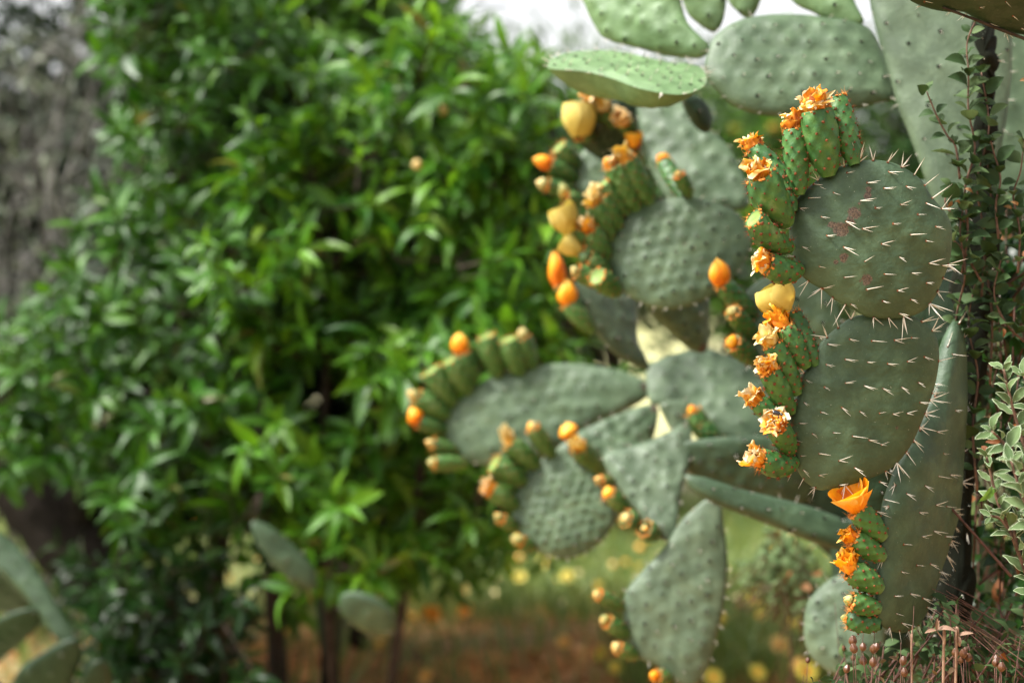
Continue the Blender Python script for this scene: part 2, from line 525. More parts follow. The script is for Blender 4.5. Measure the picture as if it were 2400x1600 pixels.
def pad(owner, pts, d, nvec=(0, -1, 0), H=0.010, mat=None, res=1, bump=0.003, brad=0.008, und=0.0016,
        areoles=None, spacing=0.03, bend=(0, 0, 0), scars=None, label=None, spines='stuff', name='pad', sp_len=0.016, lens=None):
    pts = np.asarray(pts, float)
    c = pts.mean(0)
    p = Pad()
    p.C = P(c[0], c[1], d)
    p.n = nrm(nvec)
    if p.n @ (CAM - p.C) < 0:
        p.n = -p.n
    p.e1 = nrm(np.cross(np.array([0, 0, 1.0]), p.n)) if abs(p.n[2]) < 0.95 else np.array([1.0, 0, 0])
    p.e1 = p.e1 if p.e1[0] > 0 else -p.e1
    p.e2 = np.cross(p.n, p.e1)
    if p.e2[2] < 0:
        p.e2 = -p.e2
    uv = np.array([on_plane(p, *q) for q in pts])
    uv = catmull(uv, 8, True)
    # recentre on the bounding middle
    mid = (uv.max(0) + uv.min(0)) / 2
    mid = 0.5 * mid + 0.5 * uv.mean(0)
    p.C = p.C + mid[0] * p.e1 + mid[1] * p.e2
    uv = uv - mid
    ang = np.arctan2(uv[:, 1], uv[:, 0]) % (2 * math.pi)
    rad = np.hypot(uv[:, 0], uv[:, 1])
    o = np.argsort(ang)
    p.ta, p.tr = ang[o], rad[o]
    if res == 1:
        bump, brad, und = bump * 0.95, brad * 0.8, und * 0.7
    p.lens = lens
    p.H, p.bump, p.brad, p.und = H, bump, brad, und
    p.k = 0.9
    p.ph = rng.random(3) * 6
    p.bend = bend
    A = []
    if areoles is not None:
        A = [on_plane(p, *q) for q in areoles]
    else:
        ext = p.tr.max()
        rot = rng.random() * 3
        cs, sn = math.cos(rot), math.sin(rot)
        k = int(ext / spacing) + 2
        for i in range(-k, k + 1):
            for j in range(-k, k + 1):
                x = (i + 0.5 * (j % 2)) * spacing + rng.normal() * spacing * 0.10
                y = j * spacing * 0.87 + rng.normal() * spacing * 0.10
                a, b = cs * x - sn * y, sn * x + cs * y
                R = np.interp(math.atan2(b, a) % (2 * math.pi), p.ta, p.tr, period=2 * math.pi)
                if math.hypot(a, b) < R * 0.93:
                    A.append((a, b))
    p.are = np.array(A) if A else np.zeros((0, 2))
    na, nr = (220, 64) if res == 2 else (110, 30)
    th = np.linspace(0, 2 * math.pi, na, endpoint=False)
    R = np.interp(th, p.ta, p.tr, period=2 * math.pi)
    s = np.linspace(0, 1, nr + 1)[1:]
    s = np.sin(s * math.pi / 2) ** 0.85          # denser to the rim
    # scalloped rim
    V, U2 = [], []
    for side in (1, -1):
        ss = s if side == 1 else s[:-1]
        uu = np.outer(ss, R * np.cos(th)).ravel()
        vv = np.outer(ss, R * np.sin(th)).ravel()
        V.append(pad_surface(p, np.concatenate([[0], uu]), np.concatenate([[0], vv]), side))
        U2.append(np.stack([np.concatenate([[0], uu]), np.concatenate([[0], vv])], 1))
    n1 = len(V[0])
    F = []
    for side, (b0, rings) in enumerate(((0, nr), (n1, nr - 1))):
        def idx(i, j):
            return b0 + 1 + i * na + (j % na)
        tri = [(b0, idx(0, j), idx(0, j + 1)) for j in range(na)]
        quad = [(idx(i, j), idx(i + 1, j), idx(i + 1, j + 1), idx(i, j + 1)) for i in range(rings - 1) for j in range(na)]
        if side:
            tri = [t[::-1] for t in tri]
            quad = [t[::-1] for t in quad]
            quad += [(1 + (nr - 1) * na + j, idx(rings - 1, j), idx(rings - 1, j + 1), 1 + (nr - 1) * na + (j + 1) % na) for j in range(na)]
        F.append((np.array(tri), np.array(quad)))
    tri = np.concatenate([f[0] for f in F])
    quad = np.concatenate([f[1] for f in F])
    V = np.concatenate(V)
    U2 = np.concatenate(U2)
    sc = np.zeros(len(V))
    for (sx, sy, sr, st) in (scars or []):
        a, b = on_plane(p, sx, sy)
        q = np.exp(-((U2[:, 0] - a) ** 2 + (U2[:, 1] - b) ** 2) / (2 * sr ** 2))
        sc = np.maximum(sc, q * st * (np.arange(len(V)) < n1))
    o = mk(name, V, [quad, tri], mat or M_PAD, owner, org=p.C, attrs={'scar': sc})
    if label:
        o['label'] = label
    p.obj, p.owner = o, owner
    ALLPADS.append(p)
    # rim areoles
    rim = []
    a = rng.random() * 0.3
    while a < 2 * math.pi:
        Rr = np.interp(a, p.ta, p.tr, period=2 * math.pi)
        rim.append(a)
        a += spacing * 0.85 / Rr
    p.rim = rim
    spine_dir = nrm(np.array([0.88, -0.42, -0.12]))
    FD = []
    if spines == 'clusters':
        for (u, v) in p.are:
            q = pad_surface(p, u, v, 1)[0]
            dr = nrm(0.55 * p.n + 0.95 * spine_dir + rng.normal(size=3) * 0.16)
            M = frame(dr, p.n, q, sp_len * rng.uniform(0.5, 1.1))
            put('spine_cluster', SPINE_MESH[rng.integers(len(SPINE_MESH) - 2)], o, M)
            FD.append(frame(p.n, dr, q, 0.0012 * rng.uniform(0.7, 1.3)))
        for a in rim:
            Rr = np.interp(a, p.ta, p.tr, period=2 * math.pi)
            if rng.random() < 0.15:
                continue
            rr = 0.985
            q = pad_surface(p, Rr * rr * math.cos(a), Rr * rr * math.sin(a), 1)[0]
            outv = math.cos(a) * p.e1 + math.sin(a) * p.e2
            dr = nrm(outv + 0.25 * p.n + rng.normal(size=3) * 0.15)
            M = frame(dr, p.n, q, sp_len * rng.uniform(0.6, 1.35))
            FD.append(frame(outv, p.n, q, 0.0016 * rng.uniform(0.7, 1.3)))
            put('spine_cluster', SPINE_MESH[rng.integers(2, len(SPINE_MESH))], o, M)
        Vs, Fs, _ = joined(TUFTS, FD, list(rng.integers(0, 4, size=len(FD))))
        mk('areoles', Vs, Fs, M_AREOLE, o, org=p.C, kind='stuff')
    elif spines == 'stuff':
        Ms, vi = [], []
        for (u, v) in p.are:
            q = pad_surface(p, u, v, 1)[0]
            dr = nrm(0.9 * p.n + 0.5 * spine_dir + rng.normal(size=3) * 0.25)
            Ms.append(frame(dr, p.n, q, sp_len * (0.4 + 0.45 * rng.random())))
            vi.append(int(rng.integers(3)))
        for a in rim:
            Rr = np.interp(a, p.ta, p.tr, period=2 * math.pi)
            q = pad_surface(p, Rr * 0.98 * math.cos(a), Rr * 0.98 * math.sin(a), 1)[0]
            outv = math.cos(a) * p.e1 + math.sin(a) * p.e2
            Ms.append(frame(nrm(outv + 0.2 * p.n + rng.normal(size=3) * 0.2), p.n, q, sp_len * (0.5 + 0.5 * rng.random())))
            vi.append(int(rng.integers(3)))
        if Ms:
            Vs, Fs, _ = joined(SPINE_BASES, Ms, vi)
            mk('spines', Vs, Fs, M_SPINE, o, org=p.C, kind='stuff', smooth=False)
            dots = [frame(p.n, p.e1, M[:3, 3], 0.0034 * rng.uniform(0.6, 1.2)) for M in Ms[:len(p.are)]]
            if dots:
                Vs, Fs, _ = joined([DOT], dots, [0] * len(dots))
                mk('areoles', Vs, Fs, M_CORK, o, org=p.C, kind='stuff')
    return p

# spines: long tapering needles in small fans, unit length along +Y
def needle(d, L, r0=0.026):
    d = nrm(d)
    a = nrm(np.cross(d, [0.1, 0.2, 1]))
    b = np.cross(d, a)
    V = []
    for t, r in ((0, 0.8), (0.12, 1.0), (0.6, 0.62), (1.0, 0.06)):
        for k in range(5):
            th = 2 * math.pi * k / 5
            V.append(d * t * L + r * r0 * (math.cos(th) * a + math.sin(th) * b))
    return np.array(V), grid_faces(4, 5, True)

def spine_base(k, spread):
    VV, FF, off = [], [], 0
    for i in range(k):
        dd = np.array([rng.normal() * spread, 1, rng.normal() * spread * 0.6])
        L = 1.0 if i == 0 else 0.5 + 0.5 * rng.random()
        V, F = needle(dd, L)
        VV.append(V)
        FF.append(F + off)
        off += len(V)
    return np.concatenate(VV), [np.concatenate(FF)]

SPINE_BASES = [spine_base(k, s) for k, s in ((2, 0.22), (2, 0.3), (3, 0.25), (1, 0.1), (3, 0.4), (4, 0.5), (5, 0.6))]
SPINE_MESH = [mesh_of('spine_cluster', V, F, M_SPINE) for V, F in SPINE_BASES]

def dot_base():
    V = [(0, 0.7, 0), (0, -0.5, 0)] + [(math.cos(a) * r, h, math.sin(a) * r) for r, h in ((0.8, 0.35), (1.0, -0.15)) for a in np.linspace(0, 2 * math.pi, 6, endpoint=False)]
    F = [(0, 2 + (k + 1) % 6, 2 + k) for k in range(6)] + [(1, 8 + k, 8 + (k + 1) % 6) for k in range(6)]
    Q = [(2 + k, 2 + (k + 1) % 6, 8 + (k + 1) % 6, 8 + k) for k in range(6)]
    return np.array(V, float), [np.array(Q), np.array(F)]
DOT = dot_base()

def tuft_base():
    V, F = DOT
    V = V.copy() * (1 + 0.25 * rng.normal(size=(len(V), 1)))
    VV, QQ, off = [V], [F[0]], len(V)
    for i in range(4):
        a, b = needle((rng.normal() * 0.8, 1, rng.normal() * 0.8), 2.0 + 3.0 * rng.random(), 0.10)
        VV.append(a)
        QQ.append(b + off)
        off += len(a)
    return np.concatenate(VV), [np.concatenate(QQ), F[1]]
TUFTS = [tuft_base() for _ in range(4)]

# ------------------------------------------------------------------ fruit and flowers
def wob(P3, s, amp, seed):
    q = P3 * s
    r = np.random.default_rng(seed)
    out = np.zeros_like(P3)
    for k in range(5):
        d = r.normal(size=(3, 3)) * (1 + k * 0.6)
        out += np.sin(q @ d + r.random(3) * 6) / (1 + k * 0.5)
    return P3 + out * amp * 0.5

def petals(kind, L, Wd, seed):
    """petals in local frame: axis +Y, origin at the navel of the fruit. returns V,F,tone"""
    r = np.random.default_rng(seed)
    VV, FF, TT, off = [], [], [], 0
    spec = {'bud': (9, 1.5), 'bloom': (12, 1.25), 'dried': (15, 0.95), 'open': (14, 0.95), 'small': (8, 1.2)}[kind]
    n, span = spec
    ns, nu = (9, 7) if kind != 'dried' else (13, 9)
    for i in range(n):
        layer = i % 3
        phi = 2 * math.pi * i * 0.381966 + r.normal() * 0.15
        LL = L * (1 - 0.07 * layer + r.normal() * 0.05)
        if kind == 'dried':
            LL = L * (0.55 + 0.55 * r.random())
            spn = span * (0.7 + 0.7 * r.random())
            flare = r.uniform(-0.75, 0.25)
            curl = r.uniform(0.9, 2.1)
        elif kind == 'open':
            spn, flare, curl = span, r.uniform(0.1, 0.35), 0.2
        else:
            spn, flare, curl = span, 0, 0
        s = np.linspace(0, 1, ns)[:, None]
        u = np.linspace(-1, 1, nu)[None, :]
        wid = np.clip(0.8 + 0.5 * s - 0.35 * s ** 6, 0, 1.2) if kind == 'dried' else np.sqrt(np.clip(np.sin(math.pi * np.clip(0.14 + 0.80 * s, 0, 1)), 0, 1)) if kind in ('bud', 'small') else np.clip(0.45 + 0.9 * s - 0.55 * s ** 4, 0, 1)
        rr = 1 - 0.05 * layer
        if kind in ('bud', 'small'):
            R = Wd / 2 * np.sin(math.pi * (0.20 + 0.77 * s)) ** 0.75 * rr
        elif kind == 'bloom':
            R = Wd / 2 * (0.52 + 0.52 * np.sin(math.pi / 2 * np.clip(s * 1.5, 0, 1)) - 0.14 * s ** 3 + r.uniform(-0.03, 0.08) * s) * rr
        elif kind == 'open':
            R = Wd / 2 * (0.30 + 0.55 * np.sin(math.pi / 2 * s) + flare * s ** 2)
        else:
            R = Wd / 2 * (0.55 + 0.35 * s + flare * s ** 2) * (0.75 + 0.12 * layer)
        ph = phi + spn * wid * u * (0.8 if kind == 'bud' else 1) * (1 - 0.45 * s * (kind == 'bud'))
        Z = LL * s * (1 - (0.10 * u ** 2 * s))
        if kind == 'dried':
            Z = LL * np.sin(s * curl * 1.2) / max(0.5, curl * 0.9) * (1 + 0.12 * np.sin(u * 5 + i))
            R = R * (1 + 0.22 * np.sin(u * 9 + i * 2 + s * 9) * s)
        R = R * (1 + 0.02 * (i % 4))
        V = np.stack([R * np.cos(ph) + 0 * Z, Z + 0 * ph, R * np.sin(ph) + 0 * Z], -1).reshape(-1, 3)
        V = wob(V, (70 if kind == 'dried' else 45) * 0.03 / max(Wd, 0.01), Wd * (0.13 if kind == 'dried' else (0.07 if kind in ('open', 'small') else 0.04)), seed * 31 + i)
        if kind == 'dried':
            V = wob(V, 190 * 0.03 / max(Wd, 0.01), Wd * 0.038, seed * 17 + i)
        VV.append(V)
        FF.append(grid_faces(ns, nu) + off)
        off += len(V)
        t = s + 0 * u
        t = 0.12 + 0.5 * t + 0.38 * np.abs(u) ** 2 * s + r.normal() * 0.16 + 0.12 * np.sin(u * 6 + s * 9 + i)
        TT.append(t.ravel())
    return np.concatenate(VV), [np.concatenate(FF)], np.concatenate(TT)

def fruit(p, base, tip, width, flower=None, dz=0.0, fl=(60, 60), fmat=None, detail=1, bendpx=0, seed=[0], fdir=None, mat=None, fl_off=None, name='fruit'):
    """base and tip in photo pixels; the base sits in the pad's rim, width in photo px"""
    seed[0] += 1
    u, v = on_plane(p, *base)
    R = np.interp(math.atan2(v, u) % (2 * math.pi), p.ta, p.tr, period=2 * math.pi)
    B = p.C + u * p.e1 + v * p.e2
    dB = B[1]
    T = P(tip[0], tip[1], dB + dz)
    sc = dB / FOC
    width = width * rng.uniform(0.93, 1.07) * (1 if detail == 2 else 1.12)
    L = np.linalg.norm(T - B)
    ax = nrm(T - B)
    M = frame(ax, np.array([0.2, -1, 0.1]), B, 1.0)
    na, nr = (64, 60) if detail == 2 else (36, 30)
    if detail == 2:
        width *= 0.9
    w2 = width * sc / 2
    t = np.concatenate([np.linspace(0, 1, nr), [1.0, 0.988, 0.975, 0.972]])
    prof_t = [0, 0.03, 0.12, 0.3, 0.55, 0.8, 0.93, 1.0]
    prof_r = [0.30, 0.48, 0.66, 0.84, 1.0, 1.0, 0.93, 0.80]
    rr = np.interp(t[:nr], prof_t, prof_r)
    # smooth
    rr = np.convolve(np.pad(rr, 3, 'edge'), np.ones(7) / 7, 'valid')
    rr = np.concatenate([rr, [0.68, 0.62, 0.35, 0.0]])
    th = np.linspace(0, 2 * math.pi, na, endpoint=False)
    tt, hh = np.meshgrid(t, th, indexing='ij')
    r0 = np.repeat(rr[:, None], na, 1)
    ncol = 7 if width * sc > 0.030 else 6
    nrow = max(3, L / (w2 * 2 * math.pi / ncol) / 1.15)
    a = ncol * hh + 2 * math.pi * nrow * tt
    b = -ncol * hh + 2 * math.pi * nrow * tt
    env = np.clip(tt * 6, 0, 1) * (np.arange(len(t)) < nr)[:, None]
    bmp = (np.cos(a / 1.0) * 0 + (np.cos((a) / 1) + np.cos(b)) / 2)
    r0 = r0 * w2 * (1 + 0.03 * np.sin(hh * 2 + seed[0])) + env * bmp * w2 * (0.038 if detail == 2 else 0.08)
    cur = bendpx * sc * np.sin(math.pi * tt)
    tilt = (hh * 0 + 0)
    V = np.stack([r0 * np.cos(hh) + cur, tt * L + tilt, r0 * np.sin(hh)], -1).reshape(-1, 3)
    Vw = V @ M[:3, :3].T + B
    F = grid_faces(len(t), na, True)
    mt = mat or (M_FRUIT if detail == 2 else M_FRUIT_MID)
    if detail == 1 and mt is M_FRUIT_DK and p.owner is not F_:
        mt = M_FRUIT
    o = mk(name, Vw, F[:(nr) * na], mt, p.owner, org=B)
    # navel
    if detail == 2 or flower is None:
        kk = nr * na
        ring = Vw[kk:kk + 4 * na]
        mk('navel', ring, grid_faces(4, na, True), M_CUP, o, org=ring.mean(0))
    # areoles
    Ms, vi = [], []
    cols = ncol
    for j in range(int(nrow) + 1):
        for i in range(cols * 2):
            if (i + j) % 2:
                continue
            hh0 = math.pi * i / cols
            tt0 = j / nrow / 2 * 2 if False else (j / 2) / nrow
    for j in range(int(2 * nrow) + 1):
        for i in range(2 * cols):
            if (i + j) % 2:
                continue
            h0 = math.pi * i / cols
            t0 = j / (2 * nrow)
            if t0 < 0.04 or t0 > 0.99:
                continue
            ri = np.interp(t0, np.linspace(0, 1, nr), rr[:nr]) * w2 * (1 + 0.03 * math.sin(h0 * 2 + seed[0])) + min(1, t0 * 6) * w2 * 0.06
            q = np.array([ri * math.cos(h0) + bendpx * sc * math.sin(math.pi * t0), t0 * L, ri * math.sin(h0)])
            nn = M[:3, :3] @ np.array([math.cos(h0), 0.35, math.sin(h0)])
            if nn[1] > 0.55:
                continue
            Ms.append(frame(nrm(nn + rng.normal(size=3) * 0.15), ax, M[:3, :3] @ (q * np.array([1, 1, 1])) + B + rng.normal(size=3) * 0.0006, 0.00150 * (0.75 + 0.5 * rng.random()) * (1.15 if detail == 2 else 1.2)))
            vi.append(int(rng.integers(len(TUFTS))))
    if detail == 2:
        keep = list(range(len(Ms)))
    else:
        keep = list(range(len(Ms)))
    bases = TUFTS if detail == 2 else [DOT] * 4
    if Ms:
        Vs, Fs, _ = joined(bases, Ms, vi)
        mk('areoles', Vs, Fs, M_AREOLE, o, org=B, kind='stuff')
    # crown ring of orange tufts
    Ms, vi = [], []
    for k in range(13):
        a0 = 2 * math.pi * k / 13 + rng.normal() * 0.1
        q = np.array([w2 * 0.82 * math.cos(a0), L * rng.uniform(0.97, 1.02), w2 * 0.82 * math.sin(a0)])
        Ms.append(frame(M[:3, :3] @ np.array([math.cos(a0) * 0.7, 1, math.sin(a0) * 0.7]), ax, M[:3, :3] @ q + B, (0.0019 if detail == 2 else 0.0023) * (0.7 + 0.6 * rng.random())))
        vi.append(int(rng.integers(4)))
    Vs, Fs, _ = joined(TUFTS, Ms, vi)
    mk('crown_bristles', Vs, Fs, M_AREOLE_OR, o, org=B + ax * L, kind='stuff')
    if flower:
        fw, fh = fl[0] * sc * (0.78 if flower == 'small' else 1), fl[1] * sc
        Vf, Ff, tone = petals(flower, fh, fw, seed[0])
        fd = ax if fdir is None else nrm(fdir)
        Fo = B + ax * L * 0.975
        if fl_off is not None:
            Fo = Fo + np.array([fl_off[0] * sc, 0, -fl_off[1] * sc])
        MF = frame(fd, np.array([0.2, -1, 0.1]), Fo)
        mats = {'bud': M_ORANGE, 'bloom': M_YELLOW, 'dried': M_DRY, 'open': M_ORANGE, 'small': M_BUDSM}
        f = mk('flower', Vf @ MF[:3, :3].T + MF[:3, 3], Ff, fmat or mats[flower], o, org=MF[:3, 3], attrs={'tone': tone})
        f['label'] = {'bud': 'closed orange flower bud', 'bloom': 'pale yellow cup of petals', 'dried': 'crumpled dried orange and cream petals',
                      'open': 'orange petals half open', 'small': 'small pale bud with orange tips'}[flower]
    return o
# ================================================================== FRONT CACTUS
F_ = thing('prickly_pear_cactus', 'sharp dark green prickly pear with white spines and dried orange flowers, on dark old stem', 'cactus', (0.65, 1.9, 0))
arF1 = [(1700 + x / 3.92, 400 + y / 3.92) for x, y in [(820,120),(1120,20),(1500,15),(1300,115),(1450,165),(1660,150),(990,205),(770,250),(1230,280),(1370,345),(1600,315),(1845,300),(690,345),(880,425),(1760,405),(1100,470),(1250,535),(1530,490),(1930,515),(930,600),(1690,590),(710,700),(1080,705),(1425,675),(1835,645),(1590,795),(1270,835),(860,880),(1450,950),(1705,940),(1085,980),(1290,1090),(1575,1100),(1700,1180),(1850,1030),(1440,1195),(900,1080),(1150,1225),(1600,1310),(1870,850),(2000,870)]]
arF2 = [(1800 + x / 3.92, 700 + y / 3.92) for x, y in [(480,360),(550,415),(740,365),(940,380),(1150,375),(1310,355),(530,600),(700,550),(900,575),(1085,590),(1270,570),(1430,530),(350,745),(510,805),(700,765),(870,790),(1040,815),(1215,805),(1375,765),(330,950),(480,1035),(665,990),(830,1025),(1010,1040),(1135,1050),(1265,1045),(1395,950),(285,1140),(400,1230),(590,1220),(765,1250),(915,1285),(1030,1330),(265,1300),(460,1410),(640,1475),(785,1540),(300,1440)]] + [(1918, 1111), (1966, 1135), (1882, 1100)]
arF3 = [(1800 + x / 3.137, 1100 + y / 3.137) for x, y in [(840,90),(955,170),(870,220),(1060,110),(1150,40),(1240,30),(1130,250),(1215,260),(1020,305),(1280,290),(1330,325),(1030,480),(930,540),(1120,440),(1210,480),(1260,540),(1010,690),(1100,680),(920,740),(1180,740),(880,920),(975,900),(1060,930),(900,1050),(950,1120),(1110,1000),(1240,790),(820,310)]] + [(2190, 900), (2210, 960), (2170, 1010), (2215, 830), (2180, 1060)]

pF1 = pad(F_, [(1863,476),(1853,515),(1853,566),(1868,622),(1889,655),(1930,680),(1955,701),(1993,721),(2039,744),(2108,746),(2159,734),(2192,703),(2215,655),(2232,604),(2236,543),(2223,502),(2185,459),(2160,420),(2105,385),(2050,374),(2004,380),(1945,402),(1894,440)],
          1.745, (-0.12, -0.98, -0.05), H=0.0125, mat=M_PAD_FRONT, res=2, bump=0.0013, brad=0.005, und=0.0014, areoles=arF1, spacing=0.021,
          scars=[(2034,444,0.004,0.8),(2032,460,0.0055,0.8),(2000,500,0.0075,0.85),(1990,520,0.006,0.85),(1970,538,0.0085,0.9),(1948,527,0.005,0.75),(2012,478,0.002,0.8),(1976,604,0.006,0.75),(1956,614,0.004,0.7),(2028,655,0.007,0.78)],
          spines='clusters', sp_len=0.024, bend=(-0.35, -0.15, 0.1))
pF2 = pad(F_, [(1907,827),(1920,807),(1943,784),(1973,759),(1999,743),(2040,735),(2100,733),(2150,745),(2190,775),(2205,830),(2196,900),(2170,975),(2134,1050),(2092,1096),(2040,1121),(1991,1136),(1953,1144),(1921,1148),(1892,1132),(1872,1106),(1853,1044),(1853,980),(1869,930),(1879,884),(1897,853)],
          1.775, (-0.08, -0.98, -0.06), H=0.0125, mat=M_PAD_FRONT, res=2, bump=0.0010, brad=0.006, und=0.0014, areoles=arF2, spacing=0.021,
          scars=[(2100,1000,0.004,0.5)], spines='clusters', sp_len=0.020, bend=(-0.3, 0.0, 0.1))
pF3 = pad(F_, [(2242,752),(2222,790),(2205,850),(2195,900),(2160,985),(2131,1040),(2108,1093),(2095,1130),(2077,1196),(2071,1260),(2068,1330),(2061,1419),(2071,1466),(2119,1482),(2160,1450),(2192,1361),(2224,1270),(2244,1211),(2256,1100),(2262,1000),(2266,900),(2262,800)],
          1.835, (0.66, -0.75, 0.0), H=0.019, mat=M_PAD_FRONT, res=2, bump=0.0010, brad=0.006, und=0.002, areoles=arF3, spacing=0.024,
          spines='clusters', sp_len=0.019, bend=(-0.1, 0.0, 0.0))
pad(F_, [(1990,900),(2120,860),(2250,880),(2290,1000),(2280,1150),(2240,1280),(2120,1290),(2040,1220),(1990,1080)], 2.02, (0.1, -0.99, 0), mat=M_PAD_DARK, H=0.014, spacing=0.04)  # dark pad added behind to stand for the shaded gap between pads
# old stem, stacked blackened segments
for i, (pts, dd) in enumerate([
        ([(2288,45),(2320,40),(2334,70),(2336,130),(2330,200),(2320,235),(2300,240),(2290,200),(2286,120)], 2.00),
        ([(2292,215),(2325,215),(2334,260),(2326,330),(2318,380),(2306,470),(2290,480),(2282,420),(2286,330),(2288,260)], 2.01),
        ([(2285,430),(2318,420),(2334,520),(2336,620),(2330,720),(2310,800),(2270,820),(2236,760),(2232,650),(2240,560),(2258,480)], 1.99),
        ([(2236,760),(2280,740),(2320,760),(2310,860),(2290,960),(2285,1080),(2275,1200),(2262,1260),(2238,1260),(2226,1150),(2226,1000),(2222,880)], 1.97),
        ([(2236,1180),(2275,1190),(2280,1300),(2270,1450),(2262,1620),(2240,1760),(2200,1760),(2190,1620),(2196,1450),(2215,1280)], 1.99)]):
    pts = [(x + rng.normal() * 7, y + rng.normal() * 3) for x, y in catmull(pts, 3, True)]
    pad(F_, pts, dd, (-0.5, -0.86, 0), H=0.022, mat=M_CORK, bump=0.003, und=0.009, spacing=0.03, name='old_stem', sp_len=0.017)
pF4 = pad(F_, [(2110,-80),(2300,-95),(2420,-70),(2480,20),(2430,75),(2385,76),(2340,66),(2290,42),(2246,20),(2195,19),(2157,10),(2124,-10)], 1.80, (0.1, -0.55, -0.85), H=0.014,
          mat=M_PAD_DARK, bump=0.002, spacing=0.03, spines='clusters', sp_len=0.016)

D2 = dict(detail=2)
fr = fruit
fr(pF1, (2004,388), (1958,232), 66, None, 0.02, **D2)
fr(pF1, (1942,414), (1913,258), 86, 'dried', -0.01, fl=(80, 62), fl_off=(-4, 4), **D2)
fr(pF1, (1930,410), (1940,262), 40, 'dried', 0.02, fl=(74, 62), fl_off=(-16, 12), mat=M_FRUIT, **D2)
fr(pF1, (1874,458), (1861,304), 70, 'dried', 0.0, fl=(60, 56), **D2)
fr(pF1, (1860,500), (1770,350), 66, 'dried', 0.03, fl=(62, 46), bendpx=14, **D2)
fr(pF1, (1846,530), (1784,412), 88, 'dried', -0.02, fl=(60, 48), bendpx=-6, **D2)
fr(pF1, (1856,584), (1766,512), 70, None, -0.03, bendpx=-14, **D2)
fr(pF1, (1880,634), (1797,618), 66, 'dried', -0.02, fl=(62, 40), fdir=(-0.9, -0.45, 0.35), bendpx=-10, **D2)
fr(pF2, (1916,858), (1856,734), 58, 'bloom', 0.02, fl=(92, 68), fdir=(-0.35, -0.05, 0.9), fl_off=(-28, -4), mat=M_FRUIT_DK, **D2)
fr(pF2, (1893,862), (1836,768), 66, 'dried', 0.0, fl=(64, 60), fmat=M_ORANGE, fl_off=(-4, -6), **D2)
fr(pF2, (1870,924), (1812,806), 62, 'dried', -0.01, fl=(52, 50), fl_off=(-6, 0), fmat=M_CREAM, **D2)
fr(pF2, (1856,968), (1802,870), 64, 'dried', -0.02, fl=(60, 46), **D2)
fr(pF2, (1846,998), (1776,942), 56, 'dried', 0.0, fl=(54, 46), **D2)
g6 = fr(pF2, (1856,1060), (1822,1000), 58, 'dried', -0.03, fl=(70, 36), **D2)
fr(pF2, (1868,1084), (1782,1076), 66, 'dried', -0.02, fl=(62, 46), fdir=(-0.8, -0.4, 0.5), bendpx=-10, **D2)
D1 = dict(detail=1)
fr(pF3, (2073,1262), (2010,1196), 56, 'open', 0.0, fl=(84, 62), fdir=(-0.45, -0.2, 0.9), **D1)
fr(pF3, (2073,1308), (2000,1262), 54, 'dried', 0.0, fmat=M_ORANGE, fl=(52, 44), fdir=(-0.8, -0.2, 0.5), **D1)
fr(pF3, (2067,1382), (1995,1335), 52, 'dried', 0.0, fmat=M_ORANGE, fl=(62, 60), fdir=(-0.5, -0.2, 0.85), **D1)
fr(pF3, (2064,1428), (1996,1408), 46, 'small', 0.0, fl=(32, 22), **D1)
fr(pF3, (2066,1464), (1990,1450), 46, 'small', 0.02, fl=(30, 22), mat=M_FRUIT_DK, **D1)

# ================================================================== MIDDLE CACTUS
B_ = thing('prickly_pear_cactus', 'grey green prickly pear branching behind the sharp one, with yellow and orange buds', 'cactus', (0.45, 2.8, 0))
pB4 = pad(B_, [(1515,866),(1530,850),(1568,833),(1620,820),(1657,815),(1710,835),(1780,860),(1850,900),(1880,960),(1850,1010),(1780,1030),(1700,1022),(1640,990),(1600,962),(1555,950),(1525,945),(1515,905)], 2.75, (-0.15, -0.85, 0.5), mat=M_PAD, H=0.014, spacing=0.04)
pB1 = pad(B_, [(1442,543),(1455,512),(1493,487),(1544,471),(1608,461),(1685,479),(1735,505),(1759,553),(1755,594),(1723,645),(1672,691),(1630,712),(1583,724),(1532,721),(1488,703),(1455,678),(1437,642),(1424,590)], 2.42, (-0.2, -0.95, 0.22),
          mat=M_PAD, H=0.016, spacing=0.027, bump=0.0042, brad=0.0075, scars=[(1608,577,0.006,0.6)])
pB2 = pad(B_, [(1350,660),(1356,701),(1378,748),(1402,786),(1440,828),(1490,858),(1518,868),(1520,856),(1500,820),(1492,775),(1492,725),(1484,690),(1420,660),(1380,640)], 2.70, (0.55, -0.75, 0.3), mat=M_PAD_PALE, H=0.012, spacing=0.045, bump=0.0025)
pB3 = pad(B_, [(1512,712),(1555,764),(1600,805),(1627,824),(1655,820),(1660,760),(1660,700),(1620,680),(1550,690)], 2.62, (0.5, -0.85, 0.0), mat=M_PAD, H=0.016, spacing=0.035, scars=[(1640,816,0.010,0.8)])
pB5 = pad(B_, [(1600,1040),(1670,1026),(1740,1021),(1808,1025),(1885,1055),(1915,1110),(1890,1175),(1800,1180),(1700,1160),(1640,1130),(1605,1090)], 2.62, (-0.1, -0.97, -0.2), mat=M_PAD_FRONT, H=0.014, spacing=0.035)
pB6 = pad(B_, [(1606,1100),(1650,1122),(1720,1142),(1800,1162),(1900,1188),(1990,1222),(2080,1262),(2080,1310),(1980,1292),(1900,1268),(1842,1245),(1746,1207),(1690,1187),(1650,1166),(1615,1140)], 2.4, (0.05, -0.95, 0.3), mat=M_PAD_FRONT, H=0.016, spacing=0.035, bump=0.002, name='arm')
pB15 = pad(B_, [(1740,700),(1790,650),(1870,640),(1950,690),(1975,800),(1930,900),(1840,910),(1770,870),(1735,790)], 2.30, (-0.3, -0.95, 0), mat=M_PAD, H=0.012, spacing=0.035)
